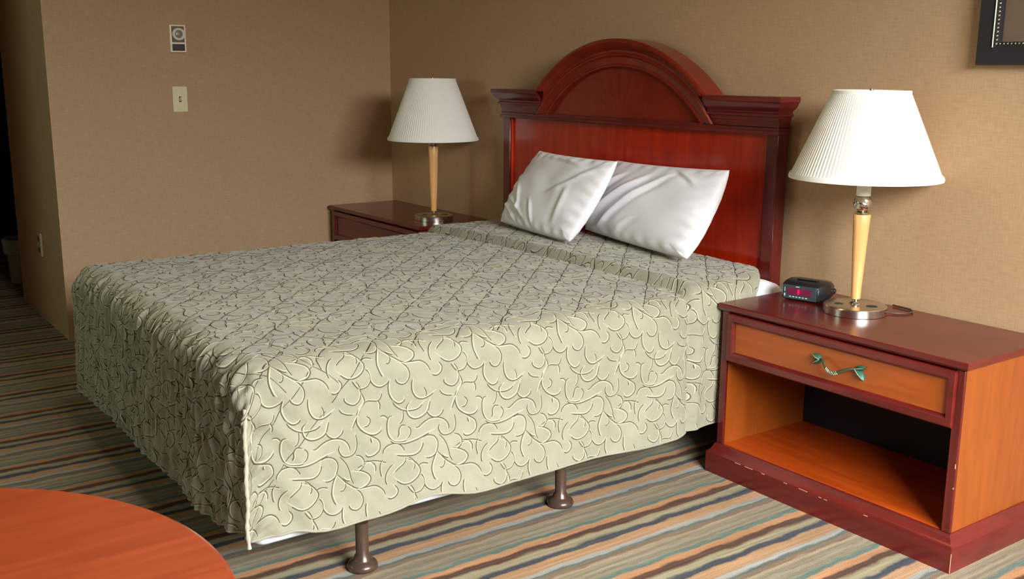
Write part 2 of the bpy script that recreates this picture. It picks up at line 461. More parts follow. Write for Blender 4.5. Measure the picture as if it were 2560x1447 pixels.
# light switch
sy0, sy1, sz0, sz1 = -1.173, -1.103, 1.040, 1.160
sw = thing('light_switch', (0, (sy0+sy1)/2, sz0), 'ivory light switch plate with one toggle, below the thermostat', 'light switch')
mb = MB(); mb.box(0.0, 0.006, sy0, sy1, sz0, sz1); on_wall(mb, 'cover_plate', M['ivory'], sw, bevel=0.002)
yc = (sy0+sy1)/2; zc = (sz0+sz1)/2
mb = MB(); mb.box(0.0055, 0.0068, yc-0.0055, yc+0.0055, zc-0.013, zc+0.013); slot = on_wall(mb, 'toggle_slot', M['dark_plate'], sw)
mb = MB(); mb.add([(0.006,yc-.004,zc-.009),(0.006,yc+.004,zc-.009),(0.006,yc+.004,zc+.003),(0.006,yc-.004,zc+.003),(0.018,yc-.003,zc+.004),(0.018,yc+.003,zc+.004),(0.017,yc+.003,zc+.010),(0.017,yc-.003,zc+.010)],
       [(3,2,1,0),(4,5,6,7),(0,1,5,4),(1,2,6,5),(2,3,7,6),(3,0,4,7)])
on_wall(mb, 'toggle', M['ivory'], sw)
for s in (-1, 1):
    mb = MB(); ring_x(mb, (0.006, yc, zc+s*0.030), [(0.0032, 0), (0.0028, 0.0012), (0.0001, 0.0014)], 12); on_wall(mb, 'screw', M['pale_metal'], sw, smooth=True)
# wall plate in the hallway wall (faces -y)
ot = thing('wall_outlet', (-0.44, YC, 0.34), 'small taupe outlet plate low on the shaded hallway wall', 'wall outlet')
mb = MB(); mb.box(-0.475, -0.405, YC-0.012, YC, 0.335, 0.452); on_wall(mb, 'cover_plate', M['outlet_tan'], ot, bevel=0.004)
for k in (-1, 1):
    mb = MB(); mb.box(-0.456, -0.424, YC-0.014, YC-0.011, 0.393+k*0.028-0.014, 0.393+k*0.028+0.014); on_wall(mb, 'socket_face', M['brown_plate'], ot, bevel=0.002)
# pale bin in the dark alcove
bn = thing('waste_bin', (-1.60, -1.60, 0), 'pale waste bin standing in the dark beyond the hallway wall', 'waste bin')
mb = MB(); mb.lathe([(0.085, 0.0), (0.095, 0.17), (0.092, 0.17), (0.082, 0.01)], n=32); mb.build('bin_body', M['bin_plastic'], bn, smooth=True)
mb = MB(); mb.lathe([(0.098, 0.17), (0.112, 0.175), (0.118, 0.25), (0.112, 0.262), (0.100, 0.25), (0.094, 0.175)], n=32, cap=False); mb.build('folded_liner', M['bin_plastic'], bn, smooth=True)

# ------------------------------------------------------------------ framed picture (only its lower left corner is in view)
px0, px1, pz0, pz1 = 3.352, 4.25, 1.262, 1.95
pic = thing('picture_frame', ((px0+px1)/2, 0, pz0), 'black leather-look framed picture with silver beading, right of the bed', 'picture')
def prof_frame(mb, x0, x1, z0, z1, prof, mi=0):
    # prof: (inset, y) pairs, swept round the rectangle
    n = len(prof)
    rings = [[(x0+i, y, z0+i), (x1-i, y, z0+i), (x1-i, y, z1-i), (x0+i, y, z1-i)] for i, y in prof]
    mb.rings(rings, True, False, mi)
mb = MB(); prof_frame(mb, px0, px1, pz0, pz1, [(0, -0.002), (0, -0.030), (0.004, -0.036), (0.030, -0.034), (0.040, -0.028), (0.046, -0.030), (0.056, -0.028), (0.060, -0.018), (0.062, -0.004)])
on_wall(mb, 'frame', M['leather'], pic, smooth=True, angle=50)
for xf in (px0+0.044, px1-0.0485):
    mb = MB(); mb.box(xf, xf+0.0045, -0.0335, -0.029, pz0+0.046, pz1-0.046)
    on_wall(mb, 'silver_fillet', M['silver_bead'], pic, bevel=0.001)
mb = MB()
z = pz0+0.056
while z < pz1-0.056:
    for x in (px0+0.056, px1-0.056):
        mb.sphere((x, -0.031, z), 0.0034, 5)
    z += 0.0105
x = px0+0.066
while x < px1-0.066:
    for zz in (pz0+0.056, pz1-0.056):
        mb.sphere((x, -0.0305, zz), 0.0026, 5)
    x += 0.0105
on_wall(mb, 'beading', M['silver_bead'], pic, smooth=True)
mb = MB(); mb.box(px0+0.055, px1-0.055, -0.012, -0.003, pz0+0.055, pz1-0.055); on_wall(mb, 'mat_board', M['brown_mat_board'], pic)

# ------------------------------------------------------------------ headboard (fixed to the wall)
hb = thing('headboard', (1.93, 0, 0.53), 'wall-mounted dark cherry headboard with an arched crown, behind the bed', 'headboard')
def hpart(mb, name, m, parent=hb, **kw):
    o = mb.build(name, m, parent=parent, origin=tuple(hb.location), **kw)
    o.location = (0, 0, 0)
    return o
HL, HR = 1.165, 2.722
CX = 1.937
ZT = 1.163
yb = -0.022
mb = MB(); mb.box(HL+0.03, HR-0.03, -0.058, yb, 0.545, 1.06); hpart(mb, 'main_panel', M['cherry_panel'])
for x0, x1, xi, s in ((HL, HL+0.050, HL+0.050, 1), (HR-0.050, HR, HR-0.050, -1)):
    mb = MB(); mb.box(x0, x1, -0.075, yb, 0.53, 1.07); st = hpart(mb, 'stile', M['cherry_v'], bevel=0.003)
    mb = MB(); mb.tube([(xi+s*0.003, -0.062, 0.535), (xi+s*0.003, -0.062, 1.05)], 0.007, 10)
    o = mb.build('bead', M['cherry_panel'], parent=st, origin=tuple(hb.location), smooth=True); o.location = (0, 0, 0)
mb = MB(); mb.box(HL+0.05, HR-0.05, -0.070, yb, 0.53, 0.575); hpart(mb, 'bottom_rail', M['cherry'], bevel=0.003)
mb = MB(); mb.box(HL-0.004, HR+0.004, -0.082, yb, 1.048, 1.066)
mb.box(HL-0.004, CX-0.455, -0.082, yb, 1.060, 1.10); mb.box(CX+0.455, HR+0.004, -0.082, yb, 1.060, 1.10)
mb.box(HL-0.009, HR+0.009, -0.088, yb, 1.040, 1.052)
hpart(mb, 'frieze', M['cherry'], bevel=0.002)
# crown profile: (drop below top, projection from wall)
CR = [(0.0, 0.022), (0.0, 0.118), (0.016, 0.118), (0.021, 0.113), (0.030, 0.109), (0.040, 0.100), (0.048, 0.090), (0.053, 0.089), (0.057, 0.094), (0.064, 0.094), (0.066, 0.086), (0.078, 0.086), (0.078, 0.022)]
R0 = 0.700; ZC = 1.362-R0
half = math.sqrt(R0**2-(ZT-ZC)**2)
def straight_crown(xa, xb, out_left):
    mb = MB(); rings = []
    for h, y in CR:
        e = (y-0.086)*1.0+0.006
        e = max(e, 0.0) if y > 0.03 else 0.035 if h == 0 else 0.004
        if out_left: rings.append([(xa-e, -y, ZT-h), (xb, -y, ZT-h)])
        else: rings.append([(xa, -y, ZT-h), (xb+e, -y, ZT-h)])
    # faces along the profile + return ends
    n = len(CR)
    vs = [r[0] for r in rings]+[r[1] for r in rings]
    xo = 0 if out_left else 1
    fs = [(i, i+1, i+1+n, i+n) for i in range(n-1)]
    mb.add(vs, fs)
    # mitred return on the outer end
    end = [rings[i][xo] for i in range(n)]
    back = [(p[0], -0.022, p[2]) for p in end]
    mb.add(end+back, [(i, i+1, i+1+n, i+n) for i in range(n-1)])
    mb.add([(xa if out_left else xb, -0.022, ZT-0.001), (xa if out_left else xb, -0.10, ZT-0.001), (xb if out_left else xa, -0.10, ZT-0.001), (xb if out_left else xa, -0.022, ZT-0.001)], [(0, 1, 2, 3)])
    # inner end cap against the arch
    inn = [rings[i][1-xo] for i in range(n)]
    mb.add(inn, [tuple(range(n))])
    return mb
hpart(straight_crown(HL, CX-half+0.010, True), 'crown_moulding', M['cherry'], smooth=True, angle=25)
hpart(straight_crown(CX+half-0.010, HR, False), 'crown_moulding', M['cherry'], smooth=True, angle=25)
# arched moulding
mb = MB(); rings = []
a0 = math.asin((1.10-ZC)/R0)
N = 72
AC = [(0.0, 0.022), (0.0, 0.112), (0.006, 0.118), (0.014, 0.118), (0.022, 0.112), (0.034, 0.104), (0.042, 0.092), (0.050, 0.090), (0.056, 0.094), (0.062, 0.094), (0.068, 0.086), (0.092, 0.080), (0.096, 0.084), (0.102, 0.084), (0.106, 0.074), (0.106, 0.022)]
for k in range(N+1):
    ring = []
    for h, y in AC:
        zlow = ZT-0.004 if h < 0.04 else (ZT-0.03 if h < 0.048 else 1.064)
        aa = math.asin((zlow-ZC)/(R0-h)); a = aa+(math.pi-2*aa)*k/N
        ring.append((CX+(R0-h)*math.cos(a), -y, ZC+(R0-h)*math.sin(a)))
    rings.append(ring)
mb.rings(rings, False, False)
mb.add(rings[0], [tuple(range(len(AC)))]); mb.add(rings[-1], [tuple(range(len(AC)))])
hpart(mb, 'arch_moulding', M['cherry_arch'], smooth=True, angle=25)
# sunburst panel inside the arch: wedges with grooves
mb = MB()
Ri = R0-0.103
zb = 1.062
wi = math.sqrt(Ri**2-(max(zb, ZC)-ZC)**2)
NR = 14
base_pts = (CX, zb-0.02)
for k in range(NR):
    t0 = k/NR; t1 = (k+1)/NR
    aa0 = math.asin((zb-ZC)/Ri)
    ang = [aa0+(math.pi-2*aa0)*(t0+(t1-t0)*q/4) for q in range(5)]
    P = [(CX+Ri*math.cos(a), ZC+Ri*math.sin(a)) for a in ang]
    c = base_pts
    # ridge up in the middle of every wedge
    vs = [(c[0], -0.064, c[1])]+[(p[0], -0.064-0.0005*math.sin(math.pi*i/4), p[1]) for i, p in enumerate(P)]
    mb.add(vs, [(0, i+1, i+2) for i in range(4)])
mb.add([(CX-wi, -0.063, zb-0.02), (CX+wi, -0.063, zb-0.02), (CX+wi, -0.063, zb+0.004), (CX-wi, -0.063, zb+0.004)], [(0, 1, 2, 3)])
rr = [(CX+Ri*math.cos(a0+(math.pi-2*a0)*k/N), ZC+Ri*math.sin(a0+(math.pi-2*a0)*k/N)) for k in range(N+1)]
mb.add([(x, -0.030, z) for x, z in rr], [tuple(range(N+1))])
hpart(mb, 'sunburst_panel', M['cherry_arch'])

# ------------------------------------------------------------------ nightstands
NX0, NX1, NY0, NYB, NZ = 2.825, 3.647, -0.428, -0.016, 0.547
def nightstand(loc, label, with_chips, W=NX1-NX0):
    """local frame: x 0..W, y 0 (front of the top) .. D, z up"""
    t = thing('nightstand', loc, label, 'nightstand', 'cherry nightstands beside the bed')
    D = NYB-NY0
    # top
    mb = MB(); rings = []
    for z, e in ((NZ, 0.0025), (NZ-0.003, 0.0), (NZ-0.014, 0.0), (NZ-0.020, 0.004), (NZ-0.024, 0.010)):
        rings.append([(e, e, z), (W-e, e, z), (W-e, D, z), (e, D, z)])
    rings = rings[::-1]
    mb.rings(rings, True, True); mb.build('top', M['cherry'], t, smooth=True, angle=30)
    zs = NZ-0.024
    # sides
    for x0, x1 in ((0.012, 0.034), (W-0.034, W-0.012)):
        mb = MB(); mb.box(x0, x1, 0.020, D, 0.05, zs); mb.build('side_panel', M['orange_wood'], t, bevel=0.001)
        mb = MB(); mb.box(x0-0.001, x1+0.001, 0.010, 0.0205, 0.095, zs); mb.build('front_edge', M['cherry_v'], t, bevel=0.002)
    mb = MB(); mb.box(0.034, W-0.034, 0.016, D-0.012, 0.078, 0.0975); mb.build('bottom_shelf', M['shelf_wood'], t, bevel=0.001)
    mb = MB(); mb.box(0.034, W-0.034, D-0.014, D-0.006, 0.078, zs); mb.build('back_panel', M['unlit_back'], t)  # black colour stands in for the unlit depth behind the shelf
    mb = MB(); mb.box(0.034, W-0.034, 0.06, D-0.014, 0.372, 0.382); mb.build('drawer_floor', M['orange_wood_h'], t)
    # plinth with a cove
    mb = MB(); rings = []
    for z, e in ((0.0, -0.012), (0.062, -0.012), (0.066, -0.011), (0.070, -0.006), (0.078, 0.000), (0.090, 0.005), (0.095, 0.008)):
        rings.append([(e, e, z), (W-e, e, z), (W-e, D, z), (e, D, z)])
    mb.rings(rings, True, True)
    pl = mb.build('plinth', M['cherry'], t, smooth=True, angle=25)
    if with_chips:
        for x, l, z in ((0.11, 0.022, 0.0640), (0.150, 0.030, 0.0640), (0.215, 0.012, 0.0642), (0.30, 0.012, 0.0635), (0.355, 0.030, 0.0640), (0.425, 0.009, 0.0630), (0.444, 0.010, 0.0625), (0.575, 0.012, 0.0640)):
            mb = MB(); mb.box(x, x+l, -0.0128, -0.011, z, z+0.0014); mb.build('paint_chip', M['chip'], pl)
        mb = MB(); mb.box(W+0.0113, W+0.0127, -0.0127, -0.0113, 0.002, 0.055); mb.build('paint_chip', M['chip'], pl)
        for z0, z1 in ((0.27, 0.282), (0.215, 0.219)):
            mb = MB(); mb.box(W-0.0135, W-0.0118, 0.0085, 0.0102, z0, z1); mb.build('paint_chip', M['chip'], pl)
    # drawer: frame with an inset panel
    dx0, dx1, dz0, dz1 = 0.037, W-0.030, 0.372, 0.520
    fx0, fx1, fz0, fz1 = 0.066, W-0.056, 0.402, 0.490
    mb = MB(); rings = []
    for y, i in ((0.030, 0.0), (0.004, 0.0), (0.001, 0.003), (0.001, 0.020), (0.004, 0.0235), (0.012, 0.0285), (0.016, 0.029)):
        k = i/0.029
        xa = dx0+(fx0-dx0)*k; xb = dx1-(dx1-fx1)*k; za = dz0+(fz0-dz0)*k; zb_ = dz1-(dz1-fz1)*k
        rings.append([(xa, y, za), (xb, y, za), (xb, y, zb_), (xa, y, zb_)])
    mb.rings(rings, True, False)
    dr = mb.build('drawer', M['cherry'], t, smooth=True, angle=25)
    mb = MB(); mb.box(fx0-0.002, fx1+0.002, 0.012, 0.020, fz0-0.002, fz1+0.002); mb.build('drawer_panel', M['orange_wood_h'] if with_chips else M['cherry'], dr)
    if not with_chips:
        return t
    # vine handle with a leaf at either end
    hx = lambda x: x-NX0
    pts = [(3.208, 0.455), (3.222, 0.459), (3.232, 0.452), (3.243, 0.440), (3.254, 0.4335), (3.268, 0.432), (3.283, 0.438), (3.300, 0.447), (3.316, 0.455), (3.330, 0.456)]
    dense = []
    for i in range(len(pts)-1):
        for q in range(3):
            f = q/3; dense.append((pts[i][0]*(1-f)+pts[i+1][0]*f, pts[i][1]*(1-f)+pts[i+1][1]*f))
    dense.append(pts[-1])
    L = len(dense)
    P = [(hx(x), 0.010-0.022*math.sin(math.pi*i/(L-1))**0.6, z) for i, (x, z) in enumerate(dense)]
    mb = MB(); mb.tube(P, [0.0034+0.0014*math.sin(math.pi*i/(L-1)) for i in range(L)], 10)
    h = mb.build('handle', M['aged_stem'], dr, smooth=True)
    mb = MB()
    for i in range(9, 18):      # twisted wire round the middle
        a = Vector(P[i]); b = Vector(P[min(i+1, L-1)])
        d = (b-a).normalized(); nrm = Vector((0, 0, 1)).cross(d).normalized(); u = Vector((-d.z, 0, d.x)).normalized()
        c0 = a+u*0.0048+Vector((0, -0.002, 0)); c1 = a+Vector((0, -0.0055, 0))+d*0.002; c2 = a-u*0.0048+Vector((0, -0.002, 0))+d*0.0035
        mb.tube([c0, c1, c2], 0.0009, 6)
    mb.build('twisted_wire', M['verdigris_light'], h, smooth=True)
    def leaf(cx, cz, tips, s):
        mb = MB()
        for (tx, tz, w) in tips:
            d = Vector((tx, 0, tz)); ln = d.length; d.normalize(); u = Vector((-d.z, 0, d.x))
            c = Vector((hx(cx), 0.003, cz))
            n = 6; top = []; lft = []; rgt = []
            for i in range(n+1):
                f = i/n; ww = w*math.sin(math.pi*min(1, f*0.95+0.05))**0.8
                mid = c+d*ln*f
                top.append(mid+Vector((0, -0.005*math.sin(math.pi*f*0.9+0.2), 0)))
                lft.append(mid+u*ww+Vector((0, 0.002, 0))); rgt.append(mid-u*ww+Vector((0, 0.002, 0)))
            vs = lft+top+rgt; m_ = n+1
            fs = [(i, i+1, m_+i+1, m_+i) for i in range(n)]+[(m_+i, m_+i+1, 2*m_+i+1, 2*m_+i) for i in range(n)]
            bk = [v+Vector((0, 0.006, 0)) for v in lft]+[v+Vector((0, 0.006, 0)) for v in rgt]
            mb.add(vs, fs); o = len(vs)
            mb.add(lft+[Vector((v.x, 0.014, v.z)) for v in lft], [(i, i+1, m_+i+1, m_+i) for i in range(n)])
            mb.add(rgt+[Vector((v.x, 0.014, v.z)) for v in rgt], [(i, i+1, m_+i+1, m_+i) for i in range(n)])
        mb.build('leaf', M['verdigris'], h, smooth=True, angle=50)
        mb = MB()
        for (tx, tz, w) in tips:
            c = Vector((hx(cx), -0.0015, cz)); e = c+Vector((tx, 0, tz))*0.92
            mb.tube([c, (c+e)/2+Vector((0, -0.0022, 0)), e+Vector((0, 0.001, 0))], [0.0010, 0.0010, 0.0005], 5)
        mb.build('leaf_vein', M['verdigris_light'], h, smooth=True)
    leaf(3.211, 0.456, [(-0.026, 0.010, 0.008), (-0.024, -0.016, 0.008)], 1)
    leaf(3.327, 0.457, [(0.028, 0.008, 0.008), (0.028, -0.026, 0.009)], 1)
    return t

ns = nightstand((NX0, NY0, 0), 'cherry nightstand with an open shelf, right of the bed, holding the alarm clock', True)
ns2 = nightstand((0.035, -0.400, 0), 'cherry nightstand in the room corner, half hidden behind the bed, under the smaller-looking lamp', False, 0.93)

# ------------------------------------------------------------------ table lamps
def table_lamp(loc, label, wood_top, ball, shade_z, shade_h, rz=0.0):
    t = thing('table_lamp', loc, label, 'table lamp', 'table lamps on the nightstands', rz)
    mb = MB(); mb.lathe([(0.086, 0.0), (0.0905, 0.001), (0.0905, 0.022), (0.089, 0.0245), (0.083, 0.026), (0.0001, 0.026)], n=72); bs = mb.build('base', M['nickel'], t, smooth=True, angle=30)
    for ax, ay, sx in ((-0.030, -0.038, 0.0125), (0.050, 0.010, 0.016)):
        mb = MB(); mb.lathe([(sx, 0.0255), (sx, 0.0268), (0.0001, 0.0268)], c=(ax, ay, 0), n=24); mb.build('outlet', M['socket_hole'], bs, smooth=True)
    mb = MB(); mb.lathe([(0.017, 0.026), (0.015, 0.030), (0.009, 0.034), (0.009, 0.042), (0.0135, 0.044)], n=32); mb.build('foot_collar', M['nickel'], t, smooth=True)
    mb = MB(); mb.lathe([(0.0125, 0.042), (0.0135, 0.044), (0.0155, 0.10), (0.019, 0.17), (0.0225, wood_top-0.04), (0.0248, wood_top-0.004), (0.0235, wood_top)], n=40); mb.build('column', M['blond_wood'], t, smooth=True, angle=50)
    z = wood_top
    if ball:
        mb = MB(); mb.lathe([(0.013, z), (0.019, z+0.002), (0.019, z+0.006), (0.013, z+0.008)], n=32); mb.build('collar', M['nickel'], t, smooth=True)
        # ball with a spiral groove
        rb = 0.0265; zc_ = z+0.008+rb-0.003; rings = []
        nn = 26
        for i in range(1, nn):
            a = math.pi*i/nn
            ring = []
            for k in range(48):
                ph = 2*math.pi*k/48
                g = 0.0016*math.cos(3*ph+6.0*a)
                g = g if g < 0 else g*0.3
                r = rb+g
                ring.append((r*math.sin(a)*math.cos(ph), r*math.sin(a)*math.sin(ph), zc_-r*math.cos(a)))
            rings.append(ring)
        mb = MB(); mb.rings(rings); mb.build('twisted_ball', M['nickel'], t, smooth=True)
        z = zc_+rb-0.004
        mb = MB(); mb.lathe([(0.020, z), (0.020, shade_z+0.05), (0.015, shade_z+0.052)], n=32); mb.build('socket_sleeve', M['shade'], t, smooth=True)
    else:
        mb = MB(); mb.lathe([(0.014, z), (0.021, z+0.003), (0.022, z+0.010), (0.014, z+0.016), (0.014, shade_z+0.05)], n=32); mb.build('collar', M['nickel'], t, smooth=True)
    # pleated shade
    ztop = shade_z+shade_h; rb_, rt_ = 0.211, 0.105
    n = 110*6
    rings = []
    for j in range(15):
        f = j/14
        r = rb_+(rt_-rb_)*f
        z = shade_z+(ztop-shade_z)*f
        amp = 0.0013*(1-0.45*f)*min(1, 8*f+0.25, 8*(1-f)+0.25)
        ring = []
        for k in range(n):
            s = (k % 6)/6
            saw = (s*1.25 if s < 0.8 else (1-s)*5)
            ring.append(((r+amp*(saw*2-1))*math.cos(2*math.pi*k/n), (r+amp*(saw*2-1))*math.sin(2*math.pi*k/n), z))
        rings.append(ring)
    mb = MB(); mb.rings(rings, True, False)
    sh = mb.build('lamp_shade', M['shade'], t, smooth=True, angle=60)
    mb = MB()
    mb.lathe([(rb_+0.0020, shade_z-0.002), (rb_+0.0025, shade_z+0.004), (rb_-0.0005, shade_z+0.013), (rb_-0.004, shade_z+0.010), (rb_-0.002, shade_z-0.002)], n=96, cap=False)
    mb.build('bottom_trim', M['shade'], sh, smooth=True)
    mb = MB()
    mb.lathe([(rt_+0.004, ztop-0.010), (rt_+0.003, ztop), (rt_+0.001, ztop+0.002), (rt_-0.003, ztop-0.002), (rt_-0.001, ztop-0.010)], n=96, cap=False)
    mb.build('top_trim', M['shade'], sh, smooth=True)
    # wire spider and finial that carry the shade
    mb = MB()
    for k in range(3):
        a = 2*math.pi*k/3
        mb.tube([(0, 0, ztop-0.008), (rt_*math.cos(a), rt_*math.sin(a), ztop-0.006)], 0.0018, 6)
    mb.tube([(0.0, 0, shade_z+0.05), (0.045, 0, shade_z+0.10), (0.045, 0, ztop-0.06), (0.0, 0, ztop-0.008)], 0.0018, 6)
    mb.build('harp', M['nickel'], t, smooth=True)
    mb = MB(); mb.lathe([(0.004, ztop-0.010), (0.006, ztop), (0.0045, ztop+0.006), (0.0001, ztop+0.008)], n=16); mb.build('finial', M['nickel'], t, smooth=True)
    return t
lampR = table_lamp((3.143, -0.190, NZ), 'large-looking pleated white lamp on the right nightstand beside the alarm clock', 0.292, True, 0.397, 0.246)
lampL = table_lamp((0.800, -0.220, NZ), 'pleated white lamp on the corner nightstand left of the headboard', 0.350, False, 0.378, 0.278, 0.6)
# cord of the right lamp
mb = MB(); mb.tube([(3.200, -0.130, NZ+0.006), (3.225, -0.120, NZ+0.004), (3.246, -0.095, NZ+0.004), (3.250, -0.060, NZ+0.004), (3.225, -0.034, NZ+0.004), (3.16, -0.026, NZ+0.004)], 0.0028, 8)
cordo = mb.build('cord', M['cord'], smooth=True)
cordo.parent = lampR; cordo.matrix_parent_inverse = Matrix.Translation(-Vector(lampR.location))

# ------------------------------------------------------------------ alarm clock
ck = thing('alarm_clock', (2.945, -0.160, NZ), 'black alarm clock radio with a red display, beside the right lamp', 'alarm clock', rz=math.radians(14))
ck.scale = (1.10, 1.08, 1.06)
# local: x across -0.05..0.05, y front -0.05 .. back 0.06
mb = MB(); rings = []
def rrect(x0, x1, z0, z1, y, r, n=4):
    pts = []
    for cx, cz, a in ((x1-r, z0+r, -90), (x1-r, z1-r, 0), (x0+r, z1-r, 90), (x0+r, z0+r, 180)):
        for k in range(n+1):
            t = math.radians(a+90*k/n); pts.append((cx+r*math.cos(t), y, cz+r*math.sin(t)))
    return pts
rings = [rrect(-0.050, 0.050, 0.006, 0.047, -0.050, 0.004), rrect(-0.056, 0.056, 0.003, 0.051, -0.044, 0.008), rrect(-0.062, 0.062, 0.003, 0.056, -0.02, 0.012),
         rrect(-0.066, 0.066, 0.003, 0.058, 0.01, 0.016), rrect(-0.062, 0.062, 0.004, 0.055, 0.04, 0.018), rrect(-0.050, 0.050, 0.006, 0.046, 0.058, 0.018), rrect(-0.036, 0.036, 0.010, 0.034, 0.064, 0.010)]
mb.rings(rings[::-1]); body = mb.build('case', M['black_plastic'], ck, smooth=True, angle=45)
mb = MB(); mb.box(-0.049, 0.049, -0.0525, -0.049, 0.006, 0.047); mb.build('front_panel', M['clock_face'], ck, bevel=0.001)
mb = MB(); mb.box(-0.036, 0.034, -0.0535, -0.052, 0.020, 0.039); disp = mb.build('display', M['led_panel'], ck)
mb = MB()
def seg(mb, x, z, w, h, on):
    t = 0.0016
    S = {'a': (x, x+w, z+h-t, z+h), 'g': (x, x+w, z+h/2-t/2, z+h/2+t/2), 'd': (x, x+w, z, z+t), 'f': (x, x+t, z+h/2, z+h), 'e': (x, x+t, z, z+h/2), 'b': (x+w-t, x+w, z+h/2, z+h), 'c': (x+w-t, x+w, z, z+h/2)}
    for k in on:
        a, b, c, d = S[k]; mb.box(a, b, -0.0542, -0.0533, c, d)
mb.box(-0.006, 0.000, -0.0542, -0.0533, 0.0225, 0.0365)
mb.build('digits', M['led_digit'], disp)
for k in range(6):
    mb = MB(); mb.box(-0.030+k*0.0095, -0.0245+k*0.0095, -0.0532, -0.0522, 0.012, 0.0145); mb.build('button', M['clock_print'], ck)
for q in ((-0.046, -0.0425, 0.013, 0.021), (-0.045, -0.0435, 0.027, 0.039), (-0.012, -0.001, 0.0425, 0.0445)):
    mb = MB(); mb.box(q[0], q[1], -0.0532, -0.0522, q[2], q[3]); mb.build('printed_mark', M['clock_print'], ck)
mb = MB(); mb.box(-0.030, 0.030, -0.012, 0.008, 0.0575, 0.0605); mb.build('snooze_bar', M['black_plastic'], ck, bevel=0.0015)
mb = MB(); mb.lathe([(0.0001, 0.0), (0.006, 0.0), (0.006, 0.004), (0.0001, 0.004)], n=14)
for y_, z_ in ((0.018, 0.030), (0.036, 0.028)):
    mb = MB(); n_ = 14
    mb.rings([[(0.060+h_, y_+r_*math.cos(2*math.pi*k/n_), z_+r_*math.sin(2*math.pi*k/n_)) for k in range(n_)] for r_, h_ in ((0.0075, 0), (0.0075, 0.006), (0.006, 0.0075), (0.0001, 0.0075))])
    mb.build('side_dial', M['black_plastic'], ck, smooth=True, angle=40)

# ------------------------------------------------------------------ bed: legs, frame, box spring, mattress
BX0, BX1, BYF, BYH = 1.298, 2.785, -1.915, -0.085
bed = thing('bed', ((BX0+BX1)/2, (BYF+BYH)/2, 0), 'double bed with white mattress on brown metal legs, under the green bedspread', 'bed')
def bpart(mb, name, m, parent=bed, **kw):
    o = mb.build(name, m, parent=parent, origin=tuple(bed.location), **kw); o.location = (0, 0, 0); return o
def rbox(x0, x1, y0, y1, z0, z1, r, n=6):
    mb = MB(); rings = []
    def ring(e, z):
        rr_ = r-e if r-e > 0.002 else 0.002
        pts = []
        for cx, cy, a in ((x1-r, y0+r, -90), (x1-r, y1-r, 0), (x0+r, y1-r, 90), (x0+r, y0+r, 180)):
            for k in range(n+1):
                t = math.radians(a+90*k/n); pts.append((cx+rr_*math.cos(t), cy+rr_*math.sin(t), z))
        return pts
    s = 0.02
    for k in range(5):
        a = math.pi/2*k/4; rings.append(ring(s*(1-math.sin(a)), z0+s*(1-math.cos(a))))
    for k in range(5):
        a = math.pi/2*k/4; rings.append(ring(s*(1-math.cos(a)), z1-s*(1-math.sin(a))))
    mb.rings(rings); return mb
bpart(rbox(BX0, BX1, BYF, BYH, 0.340, 0.560, 0.06), 'mattress', M['ticking'], smooth=True, angle=50)
bpart(rbox(BX0+0.005, BX1+0.016, BYF-0.008, BYH, 0.136, 0.337, 0.03), 'box_spring', M['ticking'], smooth=True, angle=50)
mb = MB()
for x in (BX0+0.04, BX1-0.05):
    mb.box(x-0.02, x+0.02, BYF+0.05, BYH-0.02, 0.120, 0.138)
for y in (BYF+0.26, -1.0, BYH-0.10):
    mb.box(BX0+0.03, BX1-0.03, y-0.02, y+0.02, 0.118, 0.136)
bpart(mb, 'bed_frame', M['bed_metal'], bevel=0.002)
for x, y in ((2.762, -0.985), (2.784, -1.640), (2.745, -0.20), (1.38, -1.668), (1.38, -1.005), (1.38, -0.20), (2.06, -1.0)):
    mb = MB(); mb.lathe([(0.030, 0.0), (0.038, 0.003), (0.0395, 0.010), (0.036, 0.018), (0.027, 0.024), (0.0225, 0.028), (0.021, 0.036), (0.0165, 0.042), (0.0165, 0.126)], c=(x, y, 0), n=32)
    bpart(mb, 'leg', M['bed_metal'], smooth=True, angle=60)

# fitted sheet over the mattress, visible between spread and headboard
mb = MB(); rings = []
for y in np.linspace(-0.50, -0.088, 30):
    e = 0.0 if y < -0.13 else (y+0.13)*0.35
    pts = []
    xa, xb, r_ = BX0-0.010, BX1+0.016, 0.055
    for k in range(9):
        z_ = 0.36+(0.572-r_-0.36)*k/8; pts.append((xb+0.002*math.sin(y*40+k), y, z_))
    for k in range(1, 9):
        a_ = math.pi/2*k/8; pts.append((xb-r_+r_*math.cos(a_), y, 0.572-r_+r_*math.sin(a_)-e))
    for k in range(1, 30):
        pts.append((xb-r_+(xa-xb+2*r_)*k/30, y, 0.572-e))
    for k in range(9):
        a_ = math.pi/2*k/8; pts.append((xa+r_-r_*math.sin(a_), y, 0.572-r_+r_*math.cos(a_)-e))
    for k in range(1, 9):
        pts.append((xa, y, 0.572-r_-(0.572-r_-0.36)*k/8))
    rings.append(pts)
mb.rings(rings, False, False)
sheet = mb.build('bed_sheet', M['sheet'], smooth=True, angle=50, origin=(2.06, -0.35, 0.56))
tag(sheet, 'white bed sheet showing at the head end between bedspread and nightstand', 'sheet')

